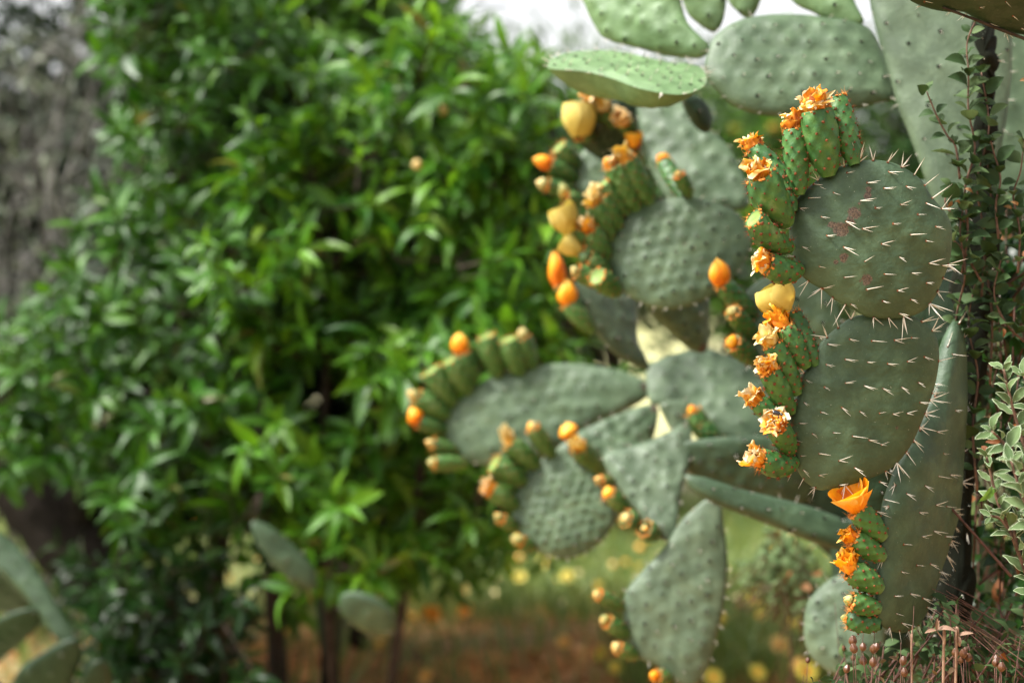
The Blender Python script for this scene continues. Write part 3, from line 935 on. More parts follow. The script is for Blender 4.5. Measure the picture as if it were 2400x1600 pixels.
pB7 = pad(B_, [(1262,858),(1334,851),(1436,864),(1500,884),(1526,899),(1524,925),(1489,950),(1420,985),(1360,1020),(1290,1060),(1220,1085),(1155,1091),(1110,1085),(1072,1060),(1045,1020),(1045,985),(1065,950),(1104,912),(1142,888),(1206,870)], 2.95, (-0.12, -0.95, 0.25), mat=M_PAD, H=0.016, spacing=0.037, bump=0.004, brad=0.009, und=0.0035, scars=[(1514,908,0.012,0.7)])
pB8 = pad(B_, [(1537,948),(1542,980),(1528,1035),(1500,1080),(1440,1110),(1400,1120),(1340,1100),(1303,1060),(1330,1030),(1371,1004),(1440,974),(1490,955)], 2.82, (-0.05, -0.93, 0.35), mat=M_PAD, H=0.014, spacing=0.03, bump=0.0045, und=0.004, scars=[(1532,958,0.010,0.7)])
pB9 = pad(B_, [(1305,1066),(1274,1072),(1234,1114),(1213,1162),(1202,1213),(1213,1247),(1244,1280),(1305,1308),(1356,1302),(1402,1276),(1433,1238),(1452,1200),(1430,1155),(1395,1108),(1356,1075)], 2.78, (-0.12, -0.95, 0.25), mat=M_PAD, H=0.014, spacing=0.022, bump=0.0042, brad=0.0065, und=0.003)
pB11 = pad(B_, [(1546,946),(1580,936),(1612,944),(1622,985),(1618,1020),(1598,1028),(1575,1010),(1557,978)], 2.68, (0, -0.95, 0.2), mat=M_PAD_PALE, H=0.012, spacing=0.035)
pB10 = pad(B_, [(1415,1083),(1427,1058),(1484,1045),(1535,1027),(1581,1004),(1609,990),(1621,1014),(1618,1077),(1600,1141),(1590,1205),(1580,1255),(1565,1266),(1545,1262),(1520,1238),(1489,1192),(1448,1141)], 2.60, (-0.1, -0.85, 0.5), mat=M_PAD_PALE, H=0.012, spacing=0.03, bump=0.0035, und=0.0045, scars=[(1606,1000,0.008,0.6)])
pB12 = pad(B_, [(1664,1164),(1686,1173),(1697,1227),(1706,1323),(1699,1403),(1682,1482),(1660,1562),(1630,1605),(1600,1606),(1549,1564),(1491,1537),(1470,1482),(1461,1444),(1467,1387),(1504,1339),(1549,1291),(1571,1259),(1592,1225),(1625,1192)], 2.52, (-0.15, -0.95, 0.15), mat=M_PAD_PALE, H=0.014, spacing=0.03, bump=0.0026, und=0.003, scars=[(1678,1176,0.009,0.7),(1640,1500,0.006,0.55)])
pB13 = pad(B_, [(1884,1476),(1890,1418),(1919,1377),(1957,1350),(2010,1345),(2060,1380),(2080,1450),(2060,1530),(2000,1580),(1955,1578),(1911,1550),(1890,1516)], 2.35, (-0.35, -0.9, 0.2), mat=M_PAD_PALE, H=0.014, spacing=0.026)

def frs(p, rows, **kw):
    for r in rows:
        base, tip, wd, fl = r[:4]
        k = dict(r[4]) if len(r) > 4 else {}
        fr(p, base, tip, wd, fl, **{**kw, **k})
frs(pB1, [((1526,478), (1468,376), 50, 'dried', dict(fl=(52, 36), fmat=M_CREAM)),
          ((1495,494), (1440,388), 54, 'dried', dict(fl=(60, 34))),
          ((1472,506), (1412,432), 46, None),
          ((1455,538), (1408,462), 44, 'small', dict(fl=(26, 20))),
          ((1432,566), (1396,478), 52, 'dried', dict(fl=(50, 44), fmat=M_CREAM)),
          ((1426,610), (1382,540), 48, 'dried', dict(fl=(42, 38))),
          ((1426,600), (1346,536), 40, 'bloom', dict(fl=(64, 64), fl_off=(-14, 4), fdir=(-0.35, -0.3, 0.85))),
          ((1424,615), (1362,586), 40, 'bloom', dict(fl=(46, 50), fl_off=(-4, 2), fdir=(-0.9, -0.2, 0.45))),
          ((1428,640), (1376,606), 42, 'small', dict(fl=(36, 26), fmat=M_PAD_YOUNG_LIT)),
          ((1436,668), (1352,636), 42, 'small', dict(fl=(28, 20))),
          ((1450,688), (1400,648), 48, None, dict(dz=-0.05)),
          ((1619,462), (1592,412), 30, 'small', dict(fl=(20, 16)))], dz=-0.02, detail=1)
frs(pB1, [((1600,462), (1558,382), 34, 'dried', dict(fl=(34, 32), fmat=M_ORANGE))], dz=0.06, mat=M_FRUIT_DK)
frs(pB2, [((1392,778), (1332,712), 40, 'bud', dict(fl=(46, 60), fdir=(-0.2, -0.1, 1))),
          ((1372,735), (1310,668), 34, 'bud', dict(fl=(42, 84), fdir=(-0.18, 0, 1), mat=M_FRUIT_DK))], dz=0.0)
frs(pB15, [((1772,748), (1692,664), 44, 'bud', dict(fl=(48, 62), fdir=(-0.35, -0.2, 1), dz=-0.03)),
           ((1776,800), (1718,732), 42, 'small', dict(fl=(32, 24))),
           ((1776,850), (1718,804), 44, 'small', dict(fl=(34, 26), fmat=M_ORANGE))], dz=-0.05, mat=M_FRUIT_DK)
frs(pB11, [((1668,1042), (1624,966), 44, 'small', dict(fl=(28, 20), fmat=M_ORANGE)),
           ((1690,1050), (1640,992), 48, 'small', dict(fl=(36, 24), mat=M_FRUIT_DK))], dz=0.0, mat=M_FRUIT_DK)
frs(pB7, [((1114,896), (1084,826), 46, 'bud', dict(fl=(42, 48), fdir=(-0.1, 0, 1), fl_off=(-6, -2), mat=M_FRUIT_DK)),
          ((1170,884), (1140,788), 52, None),
          ((1222,882), (1190,796), 48, None),
          ((1250,866), (1226,790), 40, 'small', dict(fl=(30, 26), mat=M_FRUIT_DK)),
          ((1101,922), (1056,844), 54, None),
          ((1064,948), (1010,868), 50, None),
          ((1053,975), (978,932), 44, 'small', dict(fl=(30, 30))),
          ((1046,1006), (980,988), 34, 'bud', dict(fl=(40, 36), fdir=(-0.6, 0, 0.8), mat=M_FRUIT_DK)),
          ((1076,1058), (1016,1040), 32, 'small', dict(fl=(24, 22), mat=M_FRUIT_DK)),
          ((1095,1085), (1020,1084), 34, 'small', dict(fl=(28, 22)))], dz=-0.02)
frs(pB9, [((1262,1094), (1192,1040), 46, 'dried', dict(fl=(38, 46), fmat=M_CREAM, fdir=(-0.3, 0, 1))),
          ((1297,1072), (1250,1004), 38, 'small', dict(fl=(30, 22))),
          ((1360,1090), (1338,1020), 24, 'bud', dict(fl=(44, 34), fdir=(-0.5, 0, 0.8))),
          ((1418,1108), (1356,1048), 44, 'dried', dict(fl=(38, 32), fmat=M_CREAM, dz=-0.08)),
          ((1232,1130), (1158,1086), 50, None),
          ((1215,1188), (1152,1148), 42, 'dried', dict(fl=(46, 32), fdir=(-0.9, 0, 0.5))),
          ((1213,1238), (1176,1216), 28, 'small', dict(fl=(28, 26))),
          ((1254,1286), (1222,1268), 28, 'small', dict(fl=(36, 34)))], dz=-0.02)
frs(pB10, [((1440,1128), (1408,1126), 26, 'small', dict(fl=(24, 20))),
           ((1472,1198), (1428,1156), 36, 'small', dict(fl=(34, 20), fmat=M_ORANGE)),
           ((1496,1226), (1466,1214), 44, 'small', dict(fl=(32, 12), mat=M_FRUIT_DK)),
           ((1540,1256), (1512,1238), 42, 'small', dict(fl=(22, 10), mat=M_FRUIT_DK))], dz=-0.02)
frs(pB12, [((1463,1424), (1404,1394), 32, 'small', dict(fl=(26, 20))),
           ((1474,1490), (1424,1456), 34, 'small', dict(fl=(30, 24))),
           ((1494,1538), (1450,1518), 34, 'small', dict(fl=(30, 24))),
           ((1572,1590), (1540,1584), 34, 'small', dict(fl=(28, 26), fmat=M_ORANGE))], dz=-0.02)

# ================================================================== UPPER CACTUS
C_ = thing('prickly_pear_cactus', 'tall pale prickly pear whose broad pads reach over the others against the white sky', 'cactus', (0.85, 2.6, 0))
pC7 = pad(C_, [(2030,-120),(2100,-190),(2250,-180),(2350,-60),(2372,120),(2356,300),(2320,430),(2270,520),(2215,520),(2180,450),(2157,388),(2132,319),(2106,255),(2088,191),(2070,128),(2048,51),(2038,0)], 2.22, (-0.2, -0.96, 0.15), mat=M_PAD_PALE, H=0.018, spacing=0.055, bump=0.002, und=0.0025)
pC7b = pad(C_, [(2200,480),(2270,470),(2310,560),(2320,750),(2300,1000),(2260,1250),(2200,1250),(2170,1000),(2170,750),(2180,560)], 2.32, (-0.3, -0.95, 0), mat=M_PAD_DARK, H=0.03, spacing=0.06, name='trunk')
pC7c = pad(C_, [(2180,1150),(2260,1150),(2290,1400),(2300,1700),(2290,2300),(2230,2400),(2170,2300),(2150,1700),(2160,1400)], 2.40, (-0.3, -0.95, 0), mat=M_CORK, H=0.05, spacing=0.08, name='trunk')
pC8 = pad(C_, [(2310,60),(2420,40),(2520,160),(2540,330),(2480,480),(2400,520),(2340,440),(2305,300)], 2.5, (-0.1, -0.97, 0.1), mat=M_PAD, H=0.016, spacing=0.05)
pC1 = pad(C_, [(1674,87),(1654,133),(1656,179),(1685,217),(1723,250),(1800,271),(1902,268),(1979,260),(2055,242),(2094,230),(2092,179),(2070,128),(2046,77),(2005,52),(1928,42),(1884,36),(1800,36),(1725,52)], 2.28, (-0.05, -0.93, 0.35), mat=M_PAD, H=0.02, spacing=0.036, bump=0.004, brad=0.009, und=0.003)
pC2 = pad(C_, [(1284,160),(1302,132),(1366,119),(1442,119),(1506,132),(1570,147),(1639,156),(1656,188),(1634,212),(1583,222),(1500,208),(1440,186),(1380,170),(1330,164)], 2.24, (0.0, -0.42, 0.9), mat=M_PAD_YOUNG_LIT, lens=(0.006, 0.046), H=0.036, spacing=0.03, bump=0.003, und=0.002, sp_len=0.022)
pC3 = pad(C_, [(1350,-60),(1372,15),(1392,58),(1422,92),(1501,115),(1583,134),(1646,135),(1662,105),(1636,84),(1606,40),(1585,-40),(1540,-130),(1440,-140)], 2.35, (-0.45, -0.88, 0.12), mat=M_PAD_YOUNG_LIT, H=0.016, spacing=0.035, bump=0.004, und=0.004)
pC4 = pad(C_, [(1590,-90),(1700,-100),(1702,0),(1694,51),(1674,76),(1642,60),(1606,20)], 2.40, (-0.4, -0.9, 0.1), mat=M_PAD_YOUNG_LIT, H=0.012, spacing=0.035)
pC5 = pad(C_, [(1695,-70),(1745,-110),(1795,-70),(1783,0),(1767,35),(1750,44),(1728,28),(1706,0)], 2.45, (-0.4, -0.9, 0.1), mat=M_PAD_YOUNG_LIT, H=0.012, spacing=0.035)
pC6 = pad(C_, [(1835,-40),(1900,-110),(1985,-80),(2002,0),(2026,50),(1998,58),(1935,44),(1905,30),(1862,8)], 2.32, (-0.4, -0.9, 0.1), mat=M_PAD_YOUNG_LIT, H=0.012, spacing=0.035)
pC9 = pad(C_, [(1496,238),(1560,228),(1620,250),(1665,300),(1710,350),(1742,410),(1756,478),(1710,495),(1640,485),(1570,470),(1535,420),(1510,360),(1498,300)], 2.62, (-0.2, -0.9, 0.35), mat=M_PAD, H=0.014, spacing=0.04, bump=0.004, und=0.004)
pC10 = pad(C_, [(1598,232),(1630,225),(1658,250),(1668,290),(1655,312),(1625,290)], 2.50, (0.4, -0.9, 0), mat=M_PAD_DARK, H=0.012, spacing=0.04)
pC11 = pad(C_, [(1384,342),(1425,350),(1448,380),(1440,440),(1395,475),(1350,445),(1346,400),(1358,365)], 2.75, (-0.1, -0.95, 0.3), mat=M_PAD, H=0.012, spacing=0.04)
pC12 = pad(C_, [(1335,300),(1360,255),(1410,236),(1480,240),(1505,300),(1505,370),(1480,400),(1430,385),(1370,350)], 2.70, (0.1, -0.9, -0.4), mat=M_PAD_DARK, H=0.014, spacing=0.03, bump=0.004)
# link pads that carry the outer ones
padlinks = [(pC7, [(2060,520),(2180,420),(2240,560),(2235,760),(2180,820),(2110,760),(2060,640)], 2.45)]
for _, pts, dd in padlinks:
    pad(C_, pts, dd, (-0.2, -0.97, 0), mat=M_PAD_FRONT, H=0.016, spacing=0.05)
frs(pC12, [((1420,290), (1385,232), 34, 'dried', dict(fl=(44, 34))),
           ((1440,300), (1415,250), 32, 'dried', dict(fl=(36, 34), fmat=M_CREAM)),
           ((1490,320), (1460,282), 36, 'dried', dict(fl=(48, 36))),
           ((1395,320), (1356,316), 28, 'bloom', dict(fl=(74, 76), fdir=(-0.1, -0.1, 1), fl_off=(4, 4))),
           ((1385,300), (1348,262), 24, 'dried', dict(fl=(28, 24))),
           ((1500,380), (1484,346), 30, 'open', dict(fl=(44, 36), fdir=(0.1, -0.1, 1)))], dz=-0.06, mat=M_FRUIT_DK)
frs(pC11, [((1358,420), (1290,384), 40, 'bud', dict(fl=(36, 44), fdir=(-1, -0.2, 0.2), mat=M_FRUIT_DK)),
           ((1352,450), (1282,434), 34, 'small', dict(fl=(34, 30))),
           ((1372,474), (1326,464), 34, 'small', dict(fl=(32, 38), fdir=(-0.4, 0, 1))),
           ((1356,395), (1310,345), 46, None)], dz=-0.02, mat=M_FRUIT_DK)

# ================================================================== BEETLE on the dried flower
def ellipsoid(c, r, rot=None, n=10, m=8):
    V = []
    for i in range(m + 1):
        a = math.pi * i / m
        for k in range(n):
            b = 2 * math.pi * k / n
            V.append((r[0] * math.sin(a) * math.cos(b), r[1] * math.cos(a), r[2] * math.sin(a) * math.sin(b)))
    V = np.array(V)
    if rot is not None:
        V = V @ rot.T
    return V + np.asarray(c), grid_faces(m + 1, n, True)

bc = P(1820, 967, 1.722)
bt = thing('beetle', 'small shiny black beetle sitting in an orange dried flower', 'beetle', bc)
Rb = frame((0.9, 0, -0.3), (0, -0.6, 0.8), (0, 0, 0))[:3, :3]
V, F = ellipsoid(bc, (0.0032, 0.0055, 0.0026), Rb)
mk('wing_case', V, F, M_BEETLE, bt)
V, F = ellipsoid(bc + Rb[:, 1] * 0.0062, (0.0022, 0.0018, 0.0018), Rb)
mk('head', V, F, M_BEETLE, bt)
for k in (-1, 1):
    for j in range(3):
        a = bc + Rb @ np.array([k * 0.0026, 0.003 - 0.003 * j, -0.001])
        b = a + Rb @ np.array([k * 0.003, 0.001 - 0.001 * j, 0.0008])
        c = b + Rb @ np.array([k * 0.0015, 0, -0.003])
        V, F = tube_geo(np.array([a, b, c]), [0.0004, 0.0003], 5)
        mk('leg', V, F, M_BEETLE, bt)

# ================================================================== leaves
def leaf_base(wr=0.34, fold=0.18, droop=0.25, nr=7, nc=4, twist=0.0, wavy=0.0, tipp=1.0, seed=0):
    r = np.random.default_rng(seed)
    s = np.linspace(0, 1, nr)
    u = np.linspace(-1, 1, nc + 1)
    V = []
    for i, t in enumerate(s):
        wd = wr / 2 * (math.sin(math.pi * min(1, t ** 0.85)) ** 0.8 if 0 < t < 1 else 0.02) * (1 - 0.15 * t * tipp) + 0.004
        for j in u:
            x = wd * j
            z = fold * abs(x) + droop * (t - 1.25 * t * t) + twist * x * t
            if wavy:
                z += wavy * abs(j) ** 2 * math.sin(t * 16 + j * 2 + seed)
                x *= 1 + wavy * 1.5 * math.sin(t * 21 + seed) * abs(j)
            V.append((x, t, z))
    return np.array(V), [grid_faces(nr, nc + 1)]

LEAVES = [leaf_base(0.29, 0.35, 0.30, seed=1), leaf_base(0.26, 0.2, 0.45, twist=0.5, seed=2), leaf_base(0.32, 0.3, 0.12, twist=-0.4, seed=3), leaf_base(0.27, 0.5, 0.6, seed=4)]

def inpoly(x, y, poly):
    poly = np.asarray(poly)
    c = False
    j = len(poly) - 1
    for i in range(len(poly)):
        if (poly[i, 1] > y) != (poly[j, 1] > y) and x < (poly[j, 0] - poly[i, 0]) * (y - poly[i, 1]) / (poly[j, 1] - poly[i, 1]) + poly[i, 0]:
            c = not c
        j = i
    return c

def shrub(label, org, poly, holes, d0, d1, nl, ntw, lsz, mat_main, trunks, single, name='leafy_shrub', cat='shrub', mat_trunk=None,
          lump_r=0.15, inner=0, cand=None, sunny=None, leafbases=None, group=None):
    t = thing(name, label, cat, org, group)
    bb = np.array([min(p[0] for p in poly), min(p[1] for p in poly)]), np.array([max(p[0] for p in poly), max(p[1] for p in poly)])
    cs, tries = [], 0
    while len(cs) < nl and tries < 40000:
        tries += 1
        x = rng.uniform(bb[0][0], bb[1][0])
        y = rng.uniform(bb[0][1], bb[1][1])
        if not inpoly(x, y, poly):
            continue
        deep = rng.random()
        if any(((x - h[0]) / h[2]) ** 2 + ((y - h[1]) / h[3]) ** 2 < 1.45 for h in holes) and deep < 0.93:
            continue
        d = d0 + (d1 - d0) * deep ** 1.4
        c = P(x, y, d)
        if any(np.linalg.norm(c - q) < lump_r * 0.9 for q in cs):
            continue
        cs.append(c)
    Ms, tw = [], []
    centre = P((bb[0][0] + bb[1][0]) / 2, (bb[0][1] + bb[1][1]) / 2, d1)
    for c in cs:
        outd = nrm(c - centre) * 0.5 + np.array([0, -0.35, 0.45])
        rad = lump_r * rng.uniform(0.7, 1.3)
        for k in range(int(ntw * rng.uniform(0.6, 1.4))):
            dr = nrm(outd + rng.normal(size=3) * 0.75)
            root = c + rng.normal(size=3) * rad * 0.35
            L = rad * rng.uniform(0.6, 1.2)
            tipp = root + dr * L
            tw.append((np.array([c, root, tipp]), [0.004, 0.002], 4))
            nlf = rng.integers(6, 11)
            ph = rng.random() * 6
            a = nrm(np.cross(dr, [0.3, 0.2, 0.9]))
            b = np.cross(dr, a)
            for q in range(nlf):
                s = 0.35 + 0.65 * q / nlf
                an = ph + q * 2.4
                side = math.cos(an) * a + math.sin(an) * b
                el = 0.25 + 1.1 * s * s
                ld = nrm(side + el * dr + np.array([0, 0, -0.15]))
                up = nrm(dr * 0.8 + np.array([0, -0.15, 0.7]) + rng.normal(size=3) * 0.25)
                sz = lsz * rng.uniform(0.5, 1.3) * (1.05 - 0.3 * s)
                Ms.append(frame(ld, up, root + dr * L * s, sz))
    Ms = np.array(Ms)
    vi = rng.integers(len(leafbases or LEAVES), size=len(Ms))
    bases = leafbases or LEAVES
    pos = Ms[:, :3, 3]
    px = 1200 + pos[:, 0] / pos[:, 1] * FOC
    py = 800 - (pos[:, 2] - CAM_H) / pos[:, 1] * FOC
    inview = (px > 0) & (px < 2400) & (py > 0) & (py < 1600)
    order = np.argsort(np.where(inview, pos[:, 1], 99))
    sel = set(order[:single].tolist())
    meshes = [mesh_of('leaf', v * 1.0, f, mat_main) for v, f in bases]
    for i in sel:
        put('leaf', meshes[vi[i]], t, Ms[i])
    rest = [i for i in range(len(Ms)) if i not in sel]
    Vs, Fs, tone = joined(bases, Ms[rest], vi[rest])
    fo = mk('foliage', Vs, Fs, mat_main, t, org=np.asarray(org, float), attrs={'tone': tone}, kind='stuff')
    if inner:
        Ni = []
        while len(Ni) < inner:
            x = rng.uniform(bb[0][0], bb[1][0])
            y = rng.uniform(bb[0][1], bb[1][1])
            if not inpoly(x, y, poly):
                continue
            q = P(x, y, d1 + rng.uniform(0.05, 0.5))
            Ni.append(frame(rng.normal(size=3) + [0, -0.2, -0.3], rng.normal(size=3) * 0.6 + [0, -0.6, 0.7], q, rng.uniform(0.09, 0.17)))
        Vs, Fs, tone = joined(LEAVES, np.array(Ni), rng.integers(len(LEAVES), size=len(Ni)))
        mk('inner_foliage', Vs, Fs, M_LEAF_SHADE, t, org=np.asarray(org, float), attrs={'tone': tone}, kind='stuff')  # added dark filler leaves paint the shade inside the crown
    V, F = tubes_geo(tw)
    mk('twigs', V, F, mat_trunk or M_BARK, t, org=np.asarray(org, float), kind='stuff')
    for path, rads in trunks:
        V, F = tube_geo(catmull(path, 6), rads, 10, 0.1)
        mk('trunk', V, F, mat_trunk or M_BARK, t)
    return t, cs

def gp(px, d):
    """a point on the ground under photo column px at distance d"""
    x = (px - 1200) / FOC * d
    return np.array([x, d, float(gz(x, d))])

HOLES = [(390, 640, 75, 90), (950, 690, 80, 70), (500, 1150, 70, 70), (330, 960, 80, 55), (160, 1120, 90, 90), (620, 330, 60, 80), (820, 1000, 60, 60), (700, 1180, 70, 60), (1000, 1080, 80, 60), (640, 900, 50, 60), (480, 420, 60, 50)]
polyA = [(560, 200), (700, 170), (830, 190), (930, 170), (1010, 210), (1110, 230), (1210, 240), (1290, 280), (1380, 330), (1430, 420), (1370, 600), (1400, 780), (1330, 900), (1330, 1080), (1230, 1200), (1120, 1230), (1060, 1300), (960, 1260), (860, 1330), (720, 1330), (700, 1230), (640, 1200), (560, 1100), (600, 900), (560, 700), (600, 500), (570, 300)]
shrubA, csA = shrub('big glossy green leafy shrub with several thin brown stems, right behind the flowering cactus', gp(900, 3.95), polyA, HOLES, 3.5, 4.5, 118, 7, 0.118, M_LEAF,
                    [([gp(790, 3.95), P(775, 1560, 3.9), P(768, 1400, 3.9), P(758, 1230, 3.9), P(760, 1000, 3.95), P(780, 700, 4.0), P(800, 450, 4.05)], [0.017, 0.014, 0.010]),
                     ([gp(905, 3.9), P(925, 1540, 3.85), P(945, 1400, 3.85), P(962, 1280, 3.85), P(985, 1100, 3.9), P(1020, 850, 3.95), P(1080, 600, 4.0)], [0.016, 0.013, 0.009]),
                     ([gp(660, 4.1), P(640, 1400, 4.1), P(620, 1100, 4.1), P(640, 700, 4.1), P(630, 350, 4.1)], [0.03, 0.02, 0.012])], 290, inner=3600)
polyB = [(260, -60), (320, -120), (560, -140), (640, 20), (610, 200), (600, 400), (600, 640), (640, 860), (640, 1080), (600, 1180), (500, 1200), (420, 1190), (340, 1270), (240, 1160), (190, 1080), (40, 1040), (-60, 1000), (-60, 900), (110, 810), (220, 660), (300, 580), (350, 430), (330, 300), (290, 150)]
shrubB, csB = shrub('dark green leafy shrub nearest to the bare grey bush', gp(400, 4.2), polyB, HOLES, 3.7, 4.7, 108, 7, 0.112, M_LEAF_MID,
                    [([gp(470, 4.3), P(500, 1400, 4.3), P(540, 1100, 4.3), P(560, 700, 4.3), P(500, 300, 4.3)], [0.035, 0.024, 0.014]),
                     ([gp(330, 4.4), P(370, 1300, 4.4), P(400, 1000, 4.4), P(430, 700, 4.4)], [0.03, 0.022, 0.012])], 200, inner=3600)
polyC = [(240, 1400), (300, 1320), (400, 1370), (460, 1380), (510, 1440), (560, 1520), (590, 1640), (560, 1700), (240, 1700), (210, 1560), (250, 1440)]
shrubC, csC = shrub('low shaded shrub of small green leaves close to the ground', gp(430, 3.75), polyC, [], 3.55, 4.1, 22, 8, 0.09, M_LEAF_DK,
                    [([gp(440, 3.8), P(440, 1560, 3.8), P(430, 1420, 3.8)], [0.014, 0.008])], 60)
polyD = [(600, 160), (600, -120), (760, -200), (960, -180), (980, -120), (990, 20), (1010, 110), (980, 180), (860, 190), (740, 190)]
shrubD, csD = shrub('sunlit yellow green tree top rising just left of the open white sky', gp(850, 5.0), polyD, [], 4.6, 5.2, 48, 8, 0.13, M_LEAF_YEL,
                    [([gp(840, 5.2), P(840, 1000, 5.2), P(850, 500, 5.2), P(860, 50, 5.1)], [0.05, 0.04, 0.02])], 60, name='young_tree', cat='tree')

# small orange fruits that hang among the shrub's leaves
for (x, y, d, s) in [(1039, 258, 4.0, 0.014), (1233, 293, 4.1, 0.018), (1131, 363, 4.0, 0.015), (977, 386, 3.8, 0.012)]:
    V, F = ellipsoid(P(x, y, d - 0.35), (s, s, s * 1.05), n=14, m=10)
    mk('fruit', V, F, M_BUDSM, shrubA, attrs={'tone': np.full(len(V), 0.75)})

# ================================================================== bare grey bush on the left
gt = thing('bare_bush', 'pale grey bare bush of fine tangled twigs beside the green shrub', 'bush', gp(40, 5.2))
items, tips = [], []
def grow(p0, dr, L, r, lvl):
    path = [p0]
    d = nrm(dr)
    nseg = 5
    for k in range(nseg):
        d = nrm(d + rng.normal(size=3) * 0.16 + np.array([0, 0, 0.03]))
        path.append(path[-1] + d * L / nseg)
    items.append((np.array(path), [r, r * 0.45], 5 if lvl < 2 else 3))
    if lvl >= 3:
        tips.append((path[-1], d))
        tips.append((path[-2], d))
        return
    for k in range((5, 5, 4)[lvl]):
        i = rng.integers(1, nseg + 1)
        grow(path[i], d + rng.normal(size=3) * 0.6, L * rng.uniform(0.45, 0.85), r * 0.56, lvl + 1)
for k in range(34):
    bx = rng.uniform(-220, 260)
    dd = rng.uniform(4.9, 5.8)
    q = gp(bx, dd)
    hgt = rng.uniform(1.7, 2.6)
    lean = rng.normal() * 0.22
    n_ = 9
    path = [q]
    for m_ in range(n_):
        path.append(path[-1] + np.array([lean * 0.2 + rng.normal() * 0.05, rng.normal() * 0.04, hgt / n_]))
    path = catmull(path, 3)
    r0 = rng.uniform(0.006, 0.014)
    V, F = tube_geo(path, [r0, r0 * 0.4], 6, 0.1)
    mk('stem', V, F, M_TWIG_GREY if k % 3 else M_BARK, gt)
    for m_ in range(4):
        p0 = path[int(rng.integers(6, len(path)))]
        grow(p0, np.array([rng.normal() * 0.7, rng.normal() * 0.5, 0.7]), rng.uniform(0.2, 0.5), 0.0045, 2)
V, F = tubes_geo(items)
mk('twigs', V, F, M_TWIG_GREY, gt, org=gp(40, 5.2), kind='stuff')
Ms = []
for q, d in tips:
    for k in range(5):
        Ms.append(frame(d + rng.normal(size=3) * 0.8, rng.normal(size=3) + [0, -0.5, 1], q + rng.normal(size=3) * 0.05, rng.uniform(0.035, 0.075)))
Ms = np.array(Ms)[rng.random(len(Ms)) < 0.30]
vi = rng.integers(4, size=len(Ms))
Vs, Fs, tone = joined(LEAVES, Ms, vi)
mk('foliage', Vs, Fs, M_LEAF_GREY, gt, org=gp(40, 5.2), attrs={'tone': tone}, kind='stuff')

# ================================================================== dark leaning trunk, lower left
tt = thing('leaning_tree', 'dark old tree trunk leaning in the shade below the bare bush', 'tree', gp(420, 4.6))
V, F = tube_geo(catmull([gp(430, 4.55), P(330, 1430, 4.6), P(210, 1300, 4.65), P(110, 1190, 4.7), P(10, 1080, 4.75), P(-120, 900, 4.8), P(-200, 600, 4.9)], 6), [0.17, 0.13, 0.09], 14, 0.12)
mk('trunk', V, F, M_BARK_DK, tt)
V, F = tube_geo(catmull([P(210, 1300, 4.65), P(200, 1180, 4.6), P(240, 1050, 4.6), P(250, 880, 4.7)], 6), [0.07, 0.04], 10, 0.12)
mk('branch', V, F, M_BARK_DK, tt)

# ================================================================== cactus at the lower left
L_ = thing('prickly_pear_cactus', 'shaded prickly pear with bare pads low at the far left in front of pale grass', 'cactus', gp(60, 3.7))  # pads below coloured darker to stand for the shade they sit in
pad(L_, [(-60,1190),(0,1245),(60,1300),(110,1370),(150,1440),(180,1500),(165,1530),(120,1480),(60,1400),(-10,1330),(-80,1280)], 3.3, (0.2, -0.9, 0.4), mat=M_PAD_FRONT, H=0.018, spacing=0.05)
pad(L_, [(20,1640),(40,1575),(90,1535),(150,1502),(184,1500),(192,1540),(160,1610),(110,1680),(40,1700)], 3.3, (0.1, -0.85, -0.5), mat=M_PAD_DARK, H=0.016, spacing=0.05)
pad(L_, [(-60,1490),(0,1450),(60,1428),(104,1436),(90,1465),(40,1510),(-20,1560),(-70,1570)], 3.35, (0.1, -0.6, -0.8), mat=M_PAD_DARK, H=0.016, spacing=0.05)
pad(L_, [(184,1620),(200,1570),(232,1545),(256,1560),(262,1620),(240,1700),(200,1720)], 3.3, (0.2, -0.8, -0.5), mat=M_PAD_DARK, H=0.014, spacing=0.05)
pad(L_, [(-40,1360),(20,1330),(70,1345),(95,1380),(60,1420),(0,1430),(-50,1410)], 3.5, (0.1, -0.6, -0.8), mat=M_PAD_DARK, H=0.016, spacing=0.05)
for pts in ([(-120,1540),(0,1600),(60,1680),(60,1900),(-20,1980),(-120,1900)],):
    pad(L_, pts, 3.4, (0.1, -0.95, 0), mat=M_CORK, H=0.03, spacing=0.06, name='trunk')
E_ = thing('prickly_pear_cactus', 'blurred blue grey prickly pear with two smooth pads under the leafy shrub', 'cactus', gp(760, 3.6))
pad(E_, [(588,1226),(625,1228),(680,1270),(722,1312),(742,1350),(738,1380),(706,1374),(655,1340),(612,1288)], 3.35, (0.3, -0.9, 0.2), mat=M_PAD_FRONT, H=0.014, spacing=0.06)
pad(E_, [(796,1400),(830,1385),(880,1398),(915,1428),(928,1470),(900,1492),(850,1478),(806,1444)], 3.35, (-0.1, -0.9, -0.2), mat=M_PAD_FRONT, H=0.014, spacing=0.06)
pad(E_, [(735,1375),(760,1370),(800,1395),(806,1440),(800,1520),(785,1560),(756,1550),(745,1460)], 3.98, (-0.1, -0.95, 0), mat=M_PAD_DARK, H=0.02, spacing=0.06)
pad(E_, [(754,1520),(788,1520),(796,1600),(800,1700),(770,1720),(750,1690),(752,1600)], 3.98, (-0.1, -0.95, 0), mat=M_CORK, H=0.03, spacing=0.06, name='trunk')
